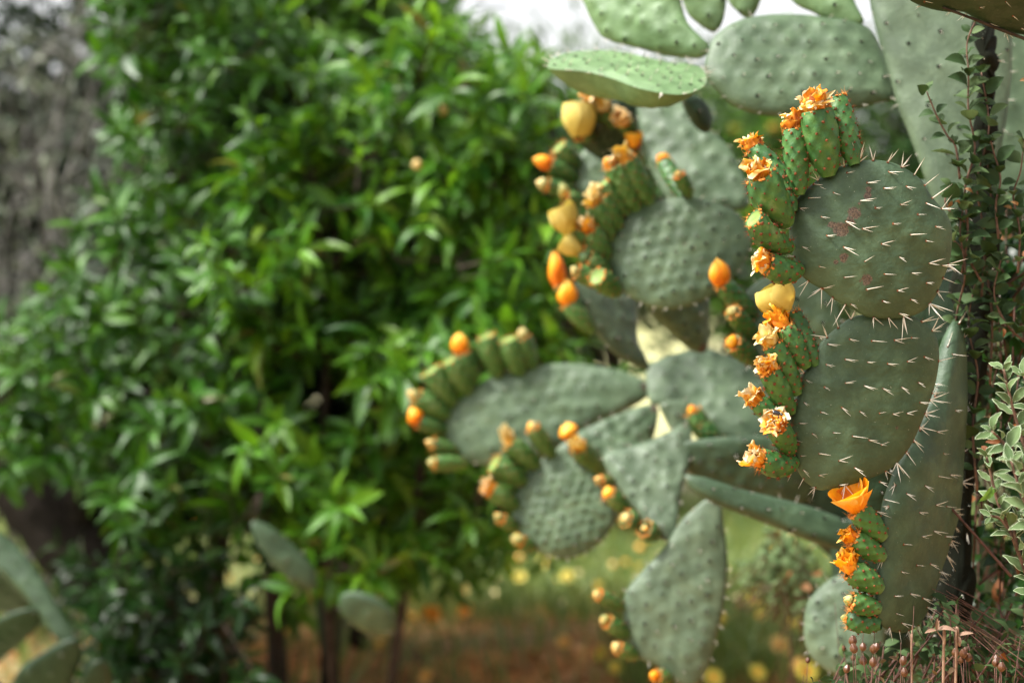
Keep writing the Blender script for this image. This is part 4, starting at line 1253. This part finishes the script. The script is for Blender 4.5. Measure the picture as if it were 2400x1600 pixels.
# cactus behind at the lower right
R_ = thing('prickly_pear_cactus', 'soft grey pad of a cactus standing behind the red twigs at lower right', 'cactus', gp(2330, 2.7))
pad(R_, [(2225,1345),(2240,1290),(2270,1245),(2300,1230),(2330,1262),(2370,1320),(2405,1380),(2410,1440),(2370,1475),(2310,1468),(2262,1430),(2232,1390)], 2.35, (-0.1, -0.96, 0.1), mat=M_PAD, H=0.016, spacing=0.045)
pad(R_, [(2270,1440),(2340,1440),(2370,1560),(2370,1800),(2340,2050),(2280,2050),(2260,1800),(2262,1560)], 2.42, (-0.1, -0.95, 0), mat=M_CORK, H=0.03, spacing=0.08, name='trunk')

# lower stem of the middle cactus, below the arm
for pts, dd in (([(1960,1230),(2080,1230),(2130,1400),(2140,1650),(2120,2000),(2040,2080),(1980,1980),(1960,1650),(1950,1400)], 2.6),
                ([(1800,1000),(1960,1000),(2060,1100),(2090,1260),(2020,1340),(1930,1290),(1850,1200),(1800,1100)], 2.66)):
    pad(B_, pts, dd, (-0.1, -0.97, 0), mat=M_PAD_DARK, H=0.03, spacing=0.06, name='trunk')

# ================================================================== background trees
def bgtree(label, px, d, toppy, wpx, mat, trunk_py, ncl=60, seed=0, blossoms=()):
    base = gp(px, d)
    t = thing('background_tree', label, 'tree', base)
    top = P(px, toppy, d)
    H = top[2] - base[2]
    cz0 = P(px, trunk_py, d)[2]
    Wd = wpx / FOC * d / 2
    rr = np.random.default_rng(seed)
    Ms, tw = [], []
    tr = [base, base + [0.1, 0, (cz0 - base[2]) * 0.6], base + [0, 0, (cz0 - base[2]) + 0.3], base + [0.1, 0, H * 0.8]]
    for k in range(ncl):
        a = rr.normal(size=3)
        a = nrm(a) * rr.random() ** 0.4
        cc = np.array([base[0] + a[0] * Wd, base[1] + a[1] * Wd * 0.8, cz0 + (top[2] - cz0) * (0.5 + 0.5 * a[2])])
        tw.append((np.array([tr[2] + (tr[3] - tr[2]) * rr.random(), cc]), [0.03, 0.008], 4))
        for q in range(75):
            o = rr.normal(size=3) * np.array([0.24, 0.24, 0.17]) * (H / 3.0) ** 0.5
            Ms.append(frame(o + [0, -0.2, 0.1], [rr.normal() * 0.5, -0.5, 1], cc + o, rr.uniform(0.09, 0.16)))
    Ms = np.array(Ms)
    vi = rng.integers(4, size=len(Ms))
    Vs, Fs, tone = joined(LEAVES_LOW, Ms, vi)
    mk('crown', Vs, Fs, mat, t, org=base, attrs={'tone': tone}, kind='stuff')
    V, F = tube_geo(catmull(tr, 5), [0.11, 0.07, 0.03], 10, 0.1)
    mk('trunk', V, F, M_BARK, t)
    V, F = tubes_geo(tw)
    mk('branches', V, F, M_BARK, t, org=base, kind='stuff')
    for (x, y, s) in blossoms:
        V, F = ellipsoid(P(x, y, d - Wd - 0.2), (s, s, s * 0.8), n=12, m=8)
        mk('blossom', V, F, M_YELLOW, t)
    return t

LEAVES_LOW = [leaf_base(0.42, 0.3, 0.2, nr=4, nc=2, seed=5), leaf_base(0.36, 0.3, 0.4, nr=4, nc=2, seed=6), leaf_base(0.45, 0.1, 0.2, nr=4, nc=2, seed=7), leaf_base(0.4, 0.5, 0.3, nr=4, nc=2, seed=8)]
BT = [('hazy grey green tree far behind under the open sky', 1190, 11.0, 150, 420, M_LEAF_BG, 900, 70),
      ('tree far behind seen between the middle cactus and the tilted upper pad', 1420, 10.0, 150, 420, M_LEAF_BG, 820, 60),
      ('far tree showing below the broad oval pad', 1700, 10.5, 150, 460, M_LEAF_BG, 760, 60),
      ('far yellow green tree glimpsed beside the yellow cup flower', 1900, 9.8, 120, 460, M_LEAF_YEL, 880, 50),
      ('far dark tree behind the tall pale pad', 2180, 9.0, 60, 460, M_LEAF_BG, 1000, 60),
      ('far tree at the edge behind the climbing herb', 2480, 8.0, -60, 560, M_LEAF_DK, 1050, 60),
      ('tall dark tree far behind the leafy shrub', 800, 9.0, -150, 560, M_LEAF_SHADE, 1010, 90),  # crowns in shade colour give the dark behind the shrubs
      ('tall dark tree far behind the dark green shrub', 460, 8.5, -500, 560, M_LEAF_SHADE, 1020, 90),
      ('tall tree with near-black shade put into its leaf colour, far behind the bare bush', -60, 9.0, 10, 800, M_LEAF_SHADE, 900, 110),
      ('dark bush far off low behind the shrub stems', 1060, 8.2, 560, 420, M_LEAF_DK, 1130, 60)]
for i, (lb, px, d, tp, wp, m, tpy, ncl) in enumerate(BT):
    bgtree(lb, px, d, tp, wp, m, tpy, ncl, seed=50 + i, blossoms=[(1721, 303, 0.045), (1815, 300, 0.045)] if i == 2 else ())

# ================================================================== sage-like herb on the right
def herb_leaf(seed, wavy=0.022, wr=0.44, droop=0.5):
    return leaf_base(wr, 0.35, droop, nr=11, nc=6, wavy=wavy, seed=seed)
HB = [herb_leaf(1), herb_leaf(2, droop=0.9), herb_leaf(3, wr=0.5, droop=0.2), herb_leaf(4, droop=-0.2), herb_leaf(5, wr=0.38, droop=0.7)]
HMESH = [mesh_of('leaf', v, f, M_LEAF_HERB) for v, f in HB]
VB = [leaf_base(0.74, 0.4, d, nr=8, nc=4, wavy=0.012, seed=s, tipp=0.3) for d, s in ((0.25, 1), (0.5, 2), (0.1, 3))]
VMESH = [mesh_of('leaf', v, f, M_LEAF_VINE) for v, f in VB]
DMESH = [mesh_of('leaf', v, f, M_DEADLEAF) for v, f in HB[:3]]
YMESH = mesh_of('leaf', *HB[1], M_LEAF_YEL)

def rim_of(V, nr=11, nc=7):
    """a pale thickened margin along both edges and round the tip of the leaf grid"""
    idx = [i * nc for i in range(nr)] + [(nr - 1 - i) * nc + nc - 1 for i in range(nr)]
    return V[idx]
RIMS = []
for v, f in HB:
    a, b = tube_geo(rim_of(v), [0.012, 0.014, 0.012], 4)
    RIMS.append(mesh_of('leaf_edge', a, b, M_RIM))

def herb(label, stems, d, sz, name='sage_herb', meshes=None, rims=True, step=26, stem_mat=None, org=None, stem_r=(0.0026, 0.0014), pair_ang=0.9, bigtop=True, group=None):
    t = thing(name, label, 'herb', org if org is not None else gp(stems[0][0][0], d), group)
    meshes = meshes or HMESH
    for path in stems:
        pts = catmull([P(x, y, d + (q[0] if q else 0)) for x, y, *q in path], 6)
        V, F = tube_geo(pts, list(stem_r), 7, 0.15)
        mk('stem', V, F, stem_mat or M_TWIG, t)
        seg = np.cumsum(np.r_[0, np.linalg.norm(np.diff(pts, axis=0), axis=1)])
        st = step / FOC * d
        n = max(2, int(seg[-1] / st))
        rot = rng.random() * 3
        lo = 0.08
        for i in range(n + 1):
            s = i / n
            if s < lo:
                continue
            q = np.array([np.interp(s * seg[-1], seg, pts[:, k]) for k in range(3)])
            dr = nrm(np.array([np.interp(min(seg[-1], s * seg[-1] + 0.004), seg, pts[:, k]) for k in range(3)]) - np.array([np.interp(s * seg[-1] - 0.004, seg, pts[:, k]) for k in range(3)]))
            a = nrm(np.cross(dr, [0.1, 1, 0.2]))
            b = np.cross(dr, a)
            rot += 1.57 + rng.normal() * 0.3
            num = 4 if i == n else 2
            for j in range(num):
                an = rot + j * 2 * math.pi / num
                side = math.cos(an) * a + math.sin(an) * b
                ld = nrm(side + dr * (pair_ang * rng.uniform(0.4, 1.4)) + np.array([0, -0.15, 0.05]))
                if num == 2 and rng.random() < 0.12:
                    continue
                ss = sz * rng.uniform(0.55, 1.25) * (0.7 if i == n else 1)
                M = frame(ld, dr * 0.5 + np.array([0, -0.9, 0.45]) + rng.normal(size=3) * 0.3, q + side * 0.002, ss)
                k = int(rng.integers(len(meshes)))
                lf = put('leaf', meshes[k], t, M)
                if rims:
                    r_ = put('leaf_edge', RIMS[k % len(RIMS)], None, M)
                    r_.parent = lf
                    r_.matrix_local = Matrix.Identity(4)
    return t

H1 = herb('pale felted sage-like herb with crinkled leaf edges, upper clump at the right edge',
     [[(2470, 1420), (2440, 1230), (2410, 1080), (2375, 960), (2352, 865)],
      [(2460, 1300, 0.05), (2430, 1120, 0.06), (2420, 980, 0.06), (2400, 880, 0.05)],
      [(2440, 1200, -0.03), (2400, 1100, -0.03), (2355, 1040, -0.02), (2325, 1010, -0.02)],
      [(2470, 1320, -0.05), (2430, 1230, -0.05), (2395, 1160, -0.05), (2370, 1080, -0.05)]], 1.66, 0.029, step=26, org=(0.65, 1.66, 0))
H2 = herb('felted herb with woody stem and a yellowing leaf, lower clump at the right edge',
     [[(2440, 1450), (2400, 1330), (2367, 1243), (2340, 1180), (2322, 1110), (2312, 1070)],
      [(2367, 1243), (2345, 1215), (2322, 1208)],
      [(2385, 1290), (2376, 1240), (2382, 1222)]], 1.70, 0.026, step=28, org=(0.63, 1.7, 0), bigtop=False)
put('leaf', YMESH, H2, frame((-0.65, -0.2, -0.75), (0.3, -1, 0.2), P(2326, 1140, 1.69), 0.023))
for (x, y) in [(2398, 985), (2390, 1000), (2300, 1045), (2330, 1040), (2345, 1035)]:
    put('leaf', DMESH[0], H1, frame(rng.normal(size=3), (0, -1, 0.3), P(x, y, 1.76), 0.018))

# climbing herb around the old stem
K1 = herb('small-leaved green climber winding up the dark old cactus stem', [
      [(2255, 640), (2268, 540), (2262, 440), (2285, 350), (2270, 260), (2270, 172), (2267, 100), (2290, 40), (2310, -20)],
      [(2300, 700, 0.02), (2308, 560, 0.02), (2290, 430, 0.02), (2318, 300, 0.02), (2300, 170, 0.02)],
      [(2290, 1150, 0.02), (2280, 1000, 0.02), (2292, 880, 0.02), (2270, 760, 0.02), (2290, 640, 0.02)],
      [(2320, 900, 0.03), (2325, 740, 0.02), (2310, 600, 0.03), (2322, 470, 0.03), (2315, 380, 0.02)],
      [(2250, 900, 0.05), (2240, 760, 0.03), (2262, 640, 0.0), (2250, 540, 0.0), (2262, 470, 0)],
      [(2250, 420), (2240, 345), (2221, 319), (2200, 281), (2183, 242), (2172, 215)],
      [(2340, 560), (2334, 480), (2345, 420), (2330, 360), (2322, 330)],
      [(2262, 520), (2230, 500), (2215, 470), (2228, 440)],
      [(2300, 660), (2260, 590), (2232, 560), (2222, 540)],
      [(2385, 640), (2390, 540), (2375, 460), (2392, 400), (2400, 330)],
      [(2400, 800), (2360, 760), (2330, 690), (2345, 610)]],
      1.88, 0.0265, name='climbing_herb', meshes=VMESH, rims=False, step=25, stem_mat=M_TWIG, org=(0.64, 1.88, 0), stem_r=(0.0017, 0.0009), pair_ang=0.5)
for (x, y) in [(2232, 470), (2246, 476), (2262, 442), (2372, 490), (2385, 482), (2352, 770), (2390, 190)]:
    put('leaf', DMESH[1], K1, frame(rng.normal(size=3) + [0, 0, -0.4], (0, -1, 0.3), P(x, y, 1.87), 0.012))
V, F = tube_geo(catmull([P(2210, 18, 1.78), P(2290, 48, 1.8), P(2340, 68, 1.82), P(2420, 98, 1.84)], 6), [0.0016, 0.0022], 6)
tw = mk('loose_twig', V, F, M_BARK)
tag(tw, 'thin dark twig slanting across under the top dark pad', 'twig')

# ================================================================== dark herb bush behind (right side)
def mass(label, name, cat, poly, dmin, dmax, n, sz, mat, bases, nst=50, org=None, stem_mat=None, single=0, dead=0.0, up=(0, -0.4, 0.8)):
    t = thing(name, label, cat, org)
    bb = np.array(poly).min(0), np.array(poly).max(0)
    Ms = []
    sprigs = []
    while len(Ms) < n:
        x, y = rng.uniform(bb[0][0], bb[1][0]), rng.uniform(bb[0][1], bb[1][1])
        if not inpoly(x, y, poly):
            continue
        d = rng.uniform(dmin, dmax)
        q = P(x, y, d)
        if q[2] < 0.02:
            continue
        dr = nrm(np.array([rng.normal() * 0.5, -0.3 + rng.normal() * 0.3, 1]))
        sprigs.append((np.array([q - dr * 0.12, q - dr * 0.05, q]), [0.0016, 0.001], 4))
        for k in range(7):
            ld = nrm(rng.normal(size=3) + dr * 0.5)
            Ms.append(frame(ld, np.array(up) + rng.normal(size=3) * 0.4, q - dr * 0.012 * k, sz * rng.uniform(0.5, 1.3)))
    Ms = np.array(Ms)
    vi = rng.integers(len(bases), size=len(Ms))
    pos = Ms[:, :3, 3]
    dd = rng.random(len(Ms)) < dead
    live = np.where(~dd)[0]
    order = live[np.argsort(pos[live, 1])]
    sel = set(order[:single].tolist())
    if single:
        ms = [mesh_of('leaf', v, f, mat) for v, f in bases]
        for i in sel:
            put('leaf', ms[vi[i]], t, Ms[i])
    rest = np.array([i for i in live if i not in sel])
    Vs, Fs, tone = joined(bases, Ms[rest], vi[rest])
    mk('foliage', Vs, Fs, mat, t, org=org, attrs={'tone': tone}, kind='stuff')
    if dead:
        ii = np.where(dd)[0]
        Vs, Fs, tone = joined(bases, Ms[ii], vi[ii])
        mk('dead_leaves', Vs, Fs, M_DEADLEAF, t, org=org, attrs={'tone': tone}, kind='stuff')
    V, F = tubes_geo(sprigs)
    mk('twigs', V, F, stem_mat or M_TWIG_RED, t, org=org, kind='stuff')
    # main stems from the ground
    for k in range(nst):
        x = rng.uniform(bb[0][0], bb[1][0])
        d = rng.uniform(dmin, dmax)
        y1 = rng.uniform(bb[0][1], bb[1][1])
        a = gp(x + rng.normal() * 40, d)
        b = P(x, y1, d)
        if b[2] < a[2] + 0.05:
            continue
        m = (a + b) / 2 + rng.normal(size=3) * 0.03
        V, F = tube_geo(catmull([a, m, b], 6), [0.0022, 0.0004], 5)
        mk('stem', V, F, stem_mat or M_TWIG_RED, t)
    return t

VLOW = [leaf_base(0.6, 0.25, 0.3, nr=5, nc=2, seed=1, tipp=0.3), leaf_base(0.5, 0.25, 0.6, nr=5, nc=2, seed=2, tipp=0.3)]
mass('dark shaded bush of small rounded leaves filling in behind the old stem', 'herb_bush', 'bush',
     [(2290, 560), (2420, 420), (2700, 200), (2950, 200), (2950, 1500), (2300, 1500), (2260, 1250), (2270, 900)], 1.95, 2.8, 7600, 0.030, M_LEAF_DK, VLOW, 26, (0.8, 2.35, 0), single=60, dead=0.03)  # extended unseen past the right frame edge to block sky light
mass('scruffy green undergrowth with reddish twigs below the lowest sharp pad', 'undergrowth_bush', 'bush',
     [(1960, 1540), (2060, 1490), (2160, 1460), (2210, 1380), (2300, 1420), (2430, 1400), (2500, 1700), (1900, 1700), (1880, 1620)], 1.75, 2.15, 1500, 0.020, M_LEAF_VINE, VLOW, 14, (0.6, 1.95, 0), single=80, dead=0.03)
mass('low tangle of dry red-brown twigs and small leaves along the bottom right edge', 'dry_tangle', 'bush',
     [(2040, 1560), (2150, 1520), (2260, 1500), (2330, 1440), (2420, 1440), (2450, 1640), (2020, 1640)], 1.68, 1.9, 120, 0.011, M_BROWNLEAF, VLOW, 16, (0.55, 1.76, 0), stem_mat=M_TWIG_RED)
mass('pale scrubby plant growing behind the hanging pad', 'scrub_plant', 'bush',
     [(1800, 1240), (1880, 1260), (1930, 1340), (1900, 1400), (1840, 1380), (1780, 1320)], 2.9, 3.3, 500, 0.030, M_LEAF_HERB, VLOW, 8, gp(1850, 3.1), single=20, dead=0.03)

# ================================================================== dry seed-head plants
def pod_geo(seed):
    r = np.random.default_rng(seed)
    na, nr = 20, 12
    V = []
    for i in range(nr):
        t = i / (nr - 1)
        rad = 0.46 * math.sin(math.pi * (0.06 + 0.88 * t) ** 0.9) ** 0.8
        for k in range(na):
            a = 2 * math.pi * k / na
            lobe = 1 - 0.26 * (abs(math.sin(a * 2.5)) < 0.30)
            open_ = 1 + (0.9 * (t - 0.8) / 0.2 if t > 0.8 else 0) * math.cos(a * 2.5)
            V.append((rad * lobe * open_ * math.cos(a), t * 1.15 - 0.0, rad * lobe * open_ * math.sin(a)))
    return np.array(V), [grid_faces(nr, na, True)]
PODG = [pod_geo(k) for k in range(2)]
PODM = [mesh_of('seed_pod', v, f, M_POD) for v, f in PODG]

def dryplant(label, pods, d, root_px):
    org = gp(root_px, d)
    t = thing('dry_seed_head_plant', label, 'dry plant', org)
    for (x, y, s) in pods:
        q = P(x, y + 12, d + rng.normal() * 0.012)
        root = org + np.array([(x - root_px) / FOC * d * 0.45, 0, 0])
        mid = (root * 0.35 + q * 0.65) + np.array([rng.normal() * 0.016, rng.normal() * 0.01, 0])
        V, F = tube_geo(catmull([root, mid, q], 8), [0.0009, 0.0005], 6)
        st = mk('stem', V, F, M_TWIG_RED, t)
        dr = nrm(q - mid + rng.normal(size=3) * 0.01)
        put('seed_pod', PODM[int(rng.integers(2))], t, frame(dr + rng.normal(size=3) * 0.12, (0.2, -1, 0), q, s * d / FOC * rng.uniform(0.68, 0.98)))
    return t
dryplant('brown dried seed heads in a tight group under the lowest fruits', [(1998,1500,25),(2004,1518,23),(2022,1513,24),(2046,1518,25),(1982,1564,24),(2025,1546,25),(2045,1549,22),(2052,1512,18)], 1.70, 2020)
dryplant('two brown seed heads one above the other between the pale stalks and the tight group', [(2115,1546,25),(2119,1573,25)], 1.70, 2118)
dryplant('cluster of split brown seed heads beside the taller pale stalk', [(2240,1527,22),(2259,1529,25),(2269,1537,24),(2252,1540,20),(2262,1518,18)], 1.71, 2262)
dryplant('pair of brown seed heads near the corner', [(2331,1549,24),(2347,1561,24),(2335,1541,18)], 1.71, 2345)
dryplant('small dark brown blurred seed heads in front of the pale round pad', [(1893,1542,16),(1978,1512,16),(2000,1536,14)], 1.95, 1940)

def stalk(label, path, d, arms):
    org = gp(path[0][0], d)
    t = thing('pale_stalk', label, 'dry plant', org)
    pts = [org] + [P(x, y, d) for x, y in path]
    V, F = tube_geo(catmull(pts, 8), [0.0016, 0.0015, 0.0011, 0.0006], 8, 0.5)
    mk('stem', V, F, M_STALK, t)
    top = P(*path[-1], d)
    for (dx, dy, s) in arms:
        dr = np.array([dx, -0.25, -dy])
        put('leaf', STM[int(rng.integers(2))], t, frame(dr, (0, -0.6, 1), top, 1.35 * s / FOC * d))
    return t
STM = [mesh_of('leaf', *leaf_base(0.36, 0.5, dd, nr=7, nc=4, seed=3), M_STALK) for dd in (0.5, 0.2)]
stalk('taller pale pinkish stalk ending in three curled dry leaves', [(2211, 1597), (2213, 1510), (2195, 1476)], 1.69, [(-0.8, 0.1, 24), (0.9, -0.05, 34), (0.0, -1, 22), (0.2, -1, 18)])
stalk('shorter pale stalk with curled dry leaves right of the taller one', [(2240, 1597), (2249, 1514), (2246, 1489)], 1.69, [(-0.5, -0.9, 20), (0.95, -0.25, 26), (0.1, 0.6, 16)])
stalk('thin reddish bare stalk behind the two stacked seed heads', [(2137, 1597), (2136, 1540), (2137, 1476)], 1.76, [(0.1, -1, 10)])

# dry grass-like twigs fanning from the lower right
dg = thing('dry_twigs', 'spray of thin dry reddish twigs slanting down to the right', 'twigs', P(2300, 1480, 1.78))
for k in range(18):
    x0, y0 = 2185 + rng.random() * 60, 1365 + rng.random() * 90
    L = rng.uniform(140, 280)
    a = math.radians(rng.uniform(22, 46))
    x1, y1 = x0 + L * math.cos(a), y0 + L * math.sin(a)
    d = rng.uniform(1.72, 1.9)
    V, F = tube_geo(catmull([P(x0, y0, d), P((x0 + x1) / 2, (y0 + y1) / 2 - 6, d + 0.01), P(x1, y1, d - 0.01)], 5), [0.0004, 0.0007], 5)
    mk('twig', V, F, M_TWIG_RED if k % 3 else M_TWIG, dg)
V, F = tube_geo(catmull([P(2225, 1185, 1.85), P(2300, 1270, 1.84), P(2370, 1350, 1.83)], 6), [0.0016, 0.0022], 6)
tw2 = mk('fallen_stem', V, F, M_TWIG_RED)
tag(tw2, 'single slanting reddish stem crossing in front of the soft grey pad', 'twig')

# ================================================================== meadow
GRASS = [leaf_base(0.06, 0.2, dd, nr=5, nc=1, seed=1) for dd in (0.2, 0.6, 0.9)]
Ms = []
while len(Ms) < 26000:
    y = rng.uniform(4.3, 9.0)
    x = rng.uniform(-0.42, 0.42) * y
    dens = 0.5 + 0.5 * math.sin(x * 2.1 + 1.2 * math.sin(y * 1.4)) * math.cos(y * 1.3 + x)
    soil = y < 5.4 and x < 0.35
    if rng.random() > (0.10 if soil else dens * 0.9 + 0.15):
        continue
    Ms.append(frame((rng.normal() * 0.35, rng.normal() * 0.35, 1), rng.normal(size=3), (x, y, float(gz(x, y))), rng.uniform(0.05, 0.20)))
Ms = np.array(Ms)
vi = rng.integers(3, size=len(Ms))
Vs, Fs, tone = joined(GRASS, Ms, vi)
M_GRASS = leaf_mat('grass', [(0.0, (0.09, 0.16, 0.035)), (0.6, (0.19, 0.27, 0.07)), (1.0, (0.42, 0.40, 0.15))], rough=0.5)
gr = mk('grass', Vs, Fs, M_GRASS, None, org=(0, 6, 0), attrs={'tone': tone}, kind='stuff')
tag(gr, 'thin green and yellowing grass growing on the earth behind')
Ms = []
for k in range(9000):
    y = rng.uniform(4.3, 6.0)
    x = rng.uniform(-0.42, 0.42) * y
    Ms.append(frame((rng.normal(), rng.normal(), 0.1), (0, 0, 1), (x, y, float(gz(x, y)) + 0.01), rng.uniform(0.025, 0.06)))
Ms = np.array(Ms)
Vs, Fs, tone = joined(LEAVES_LOW, Ms, rng.integers(4, size=len(Ms)))
M_LITTER = leaf_mat('litter', [(0.0, (0.14, 0.07, 0.035)), (0.35, (0.50, 0.20, 0.06)), (0.7, (0.62, 0.28, 0.08)), (1.0, (0.5, 0.40, 0.28))], rough=0.9, scale=30)
li = mk('leaf_litter', Vs, Fs, M_LITTER, None, org=(0, 5.5, 0), attrs={'tone': tone}, kind='stuff')
tag(li, 'dry fallen leaves scattered over the orange earth')

Ms = []
for k in range(170):
    y = rng.uniform(4.7, 8.5)
    x = rng.uniform(-0.30, 0.32) * y
    Ms.append(frame((rng.normal(), -0.6, 0.4), (0, 0, 1), (x, y, float(gz(x, y)) + rng.uniform(0.03, 0.16)), rng.uniform(0.012, 0.026)))
M_FLECK = simple_mat('small_blossom', [(0.42, (0.70, 0.58, 0.07)), (0.5, (0.78, 0.36, 0.03)), (0.56, (0.75, 0.62, 0.3))], scale=1.5, rough=0.6)
Vs, Fs, tone = joined([DOT], Ms, [0] * len(Ms))
fl_ = mk('small_blossoms', Vs, Fs, M_FLECK, None, org=(0, 6, 0), kind='stuff')
tag(fl_, 'tiny yellow and orange blossoms sprinkled through the grass')

def daisy_geo(n=13):
    VV, FF, off = [], [], 0
    V0, F0 = leaf_base(0.42, 0.1, 0.15, nr=4, nc=2, seed=2)
    for k in range(n):
        a = 2 * math.pi * k / n
        M = frame((math.cos(a), math.sin(a), 0.25), (0, 0, 1), (0, 0, 0), 1.0)
        VV.append(V0 @ M[:3, :3].T)
        FF.append(F0[0] + off)
        off += len(V0)
    return np.concatenate(VV), [np.concatenate(FF)]
DG = daisy_geo()
M_DY = simple_mat('daisy_yellow', [(0.3, (0.62, 0.55, 0.06)), (0.7, (0.75, 0.66, 0.12))], rough=0.5, trans=(0.3, 1.1))
M_DO = simple_mat('daisy_orange', [(0.3, (0.80, 0.25, 0.01)), (0.7, (0.85, 0.36, 0.03))], rough=0.5, trans=(0.3, 1.1))
M_DP = simple_mat('daisy_apricot', [(0.3, (0.72, 0.42, 0.12)), (0.7, (0.78, 0.52, 0.18))], rough=0.5, trans=(0.3, 1.1))
DM = {c: mesh_of('petals', *DG, m) for c, m in (('y', M_DY), ('o', M_DO), ('p', M_DP))}
dv, df = ellipsoid((0, 0, 0.12), (0.32, 0.32, 0.22), n=8, m=5)
DCM = mesh_of('flower_centre', dv, df, M_DO)
def daisy(px, py, h, r, c, label, group=None):
    d = (CAM_H - h) / ((py - 800) / FOC)
    q = P(px, py, d)
    base = gp(px, d)
    base[0] += rng.normal() * 0.02
    t = thing('wildflower', label, 'flower', base, group)
    V, F = tube_geo(catmull([base, (base + q) / 2 + [0.012, 0, 0], q], 5), [0.003, 0.002], 5)
    mk('stem', V, F, M_LEAF, t)
    dr = nrm(np.array([rng.normal() * 0.25, -0.75, 0.6]))
    M = frame(np.cross(dr, (1, 0, 0)), dr, q, r)
    put('petals', DM[c], t, M)
    put('flower_centre', DCM, t, M)
daisy(1011, 1440, 0.12, 0.042, 'o', 'brightest orange wildflower beside the thin shrub stem')
daisy(1092, 1430, 0.10, 0.034, 'o', 'orange wildflower just right of the brightest one, lower in the grass')
daisy(1080, 1382, 0.12, 0.034, 'p', 'apricot wildflower above the orange ones')
daisy(999, 1585, 0.08, 0.032, 'p', 'pale apricot wildflower on the bare earth at the bottom edge')
daisy(1321, 1505, 0.10, 0.030, 'p', 'dull apricot wildflower on bare earth left of the hanging pad')
daisy(1329, 1350, 0.16, 0.032, 'y', 'yellow wildflower alone in green grass below the round pad')
daisy(1276, 1317, 0.18, 0.034, 'y', 'yellow wildflower nearest under the round warty pad')
daisy(1219, 1352, 0.15, 0.030, 'y', 'dim yellow wildflower left of the two below the round pad')
daisy(1177, 1256, 0.20, 0.034, 'y', 'dim yellow wildflower in the shade of the shrub, right of its two neighbours', None)
daisy(1104, 1256, 0.20, 0.036, 'y', 'dim yellow wildflower in the shade of the shrub, middle of three')
daisy(1032, 1247, 0.20, 0.036, 'y', 'dim yellow wildflower in the shade of the shrub, deepest among the leaves')
daisy(1767, 1400, 0.15, 0.040, 'y', 'larger yellow wildflower over orange earth right of the hanging pad')
daisy(1785, 1433, 0.12, 0.030, 'y', 'small yellow wildflower just below the larger one over orange earth')
daisy(1863, 1463, 0.15, 0.030, 'y', 'yellow wildflower touching the pale round pad')
daisy(1826, 1514, 0.14, 0.042, 'p', 'large apricot wildflower between the hanging pad and the round pad')
daisy(1775, 1575, 0.10, 0.030, 'y', 'small round yellow wildflower below the large apricot one')
daisy(1671, 1588, 0.10, 0.034, 'y', 'yellow wildflower by the tip of the hanging pad')
daisy(1889, 1574, 0.20, 0.036, 'y', 'yellow wildflower under the pale round pad by the seed heads')
daisy(1875, 1560, 0.20, 0.028, 'p', 'apricot wildflower half behind the yellow one under the round pad')
daisy(1410, 1534, 0.08, 0.028, 'y', 'dull yellow wildflower left of the fruits of the hanging pad')
daisy(1443, 1565, 0.08, 0.028, 'y', 'dull yellow wildflower below the fruits of the hanging pad')
daisy(1469, 1546, 0.08, 0.028, 'p', 'dull apricot wildflower touching the lowest fruit of the hanging pad')
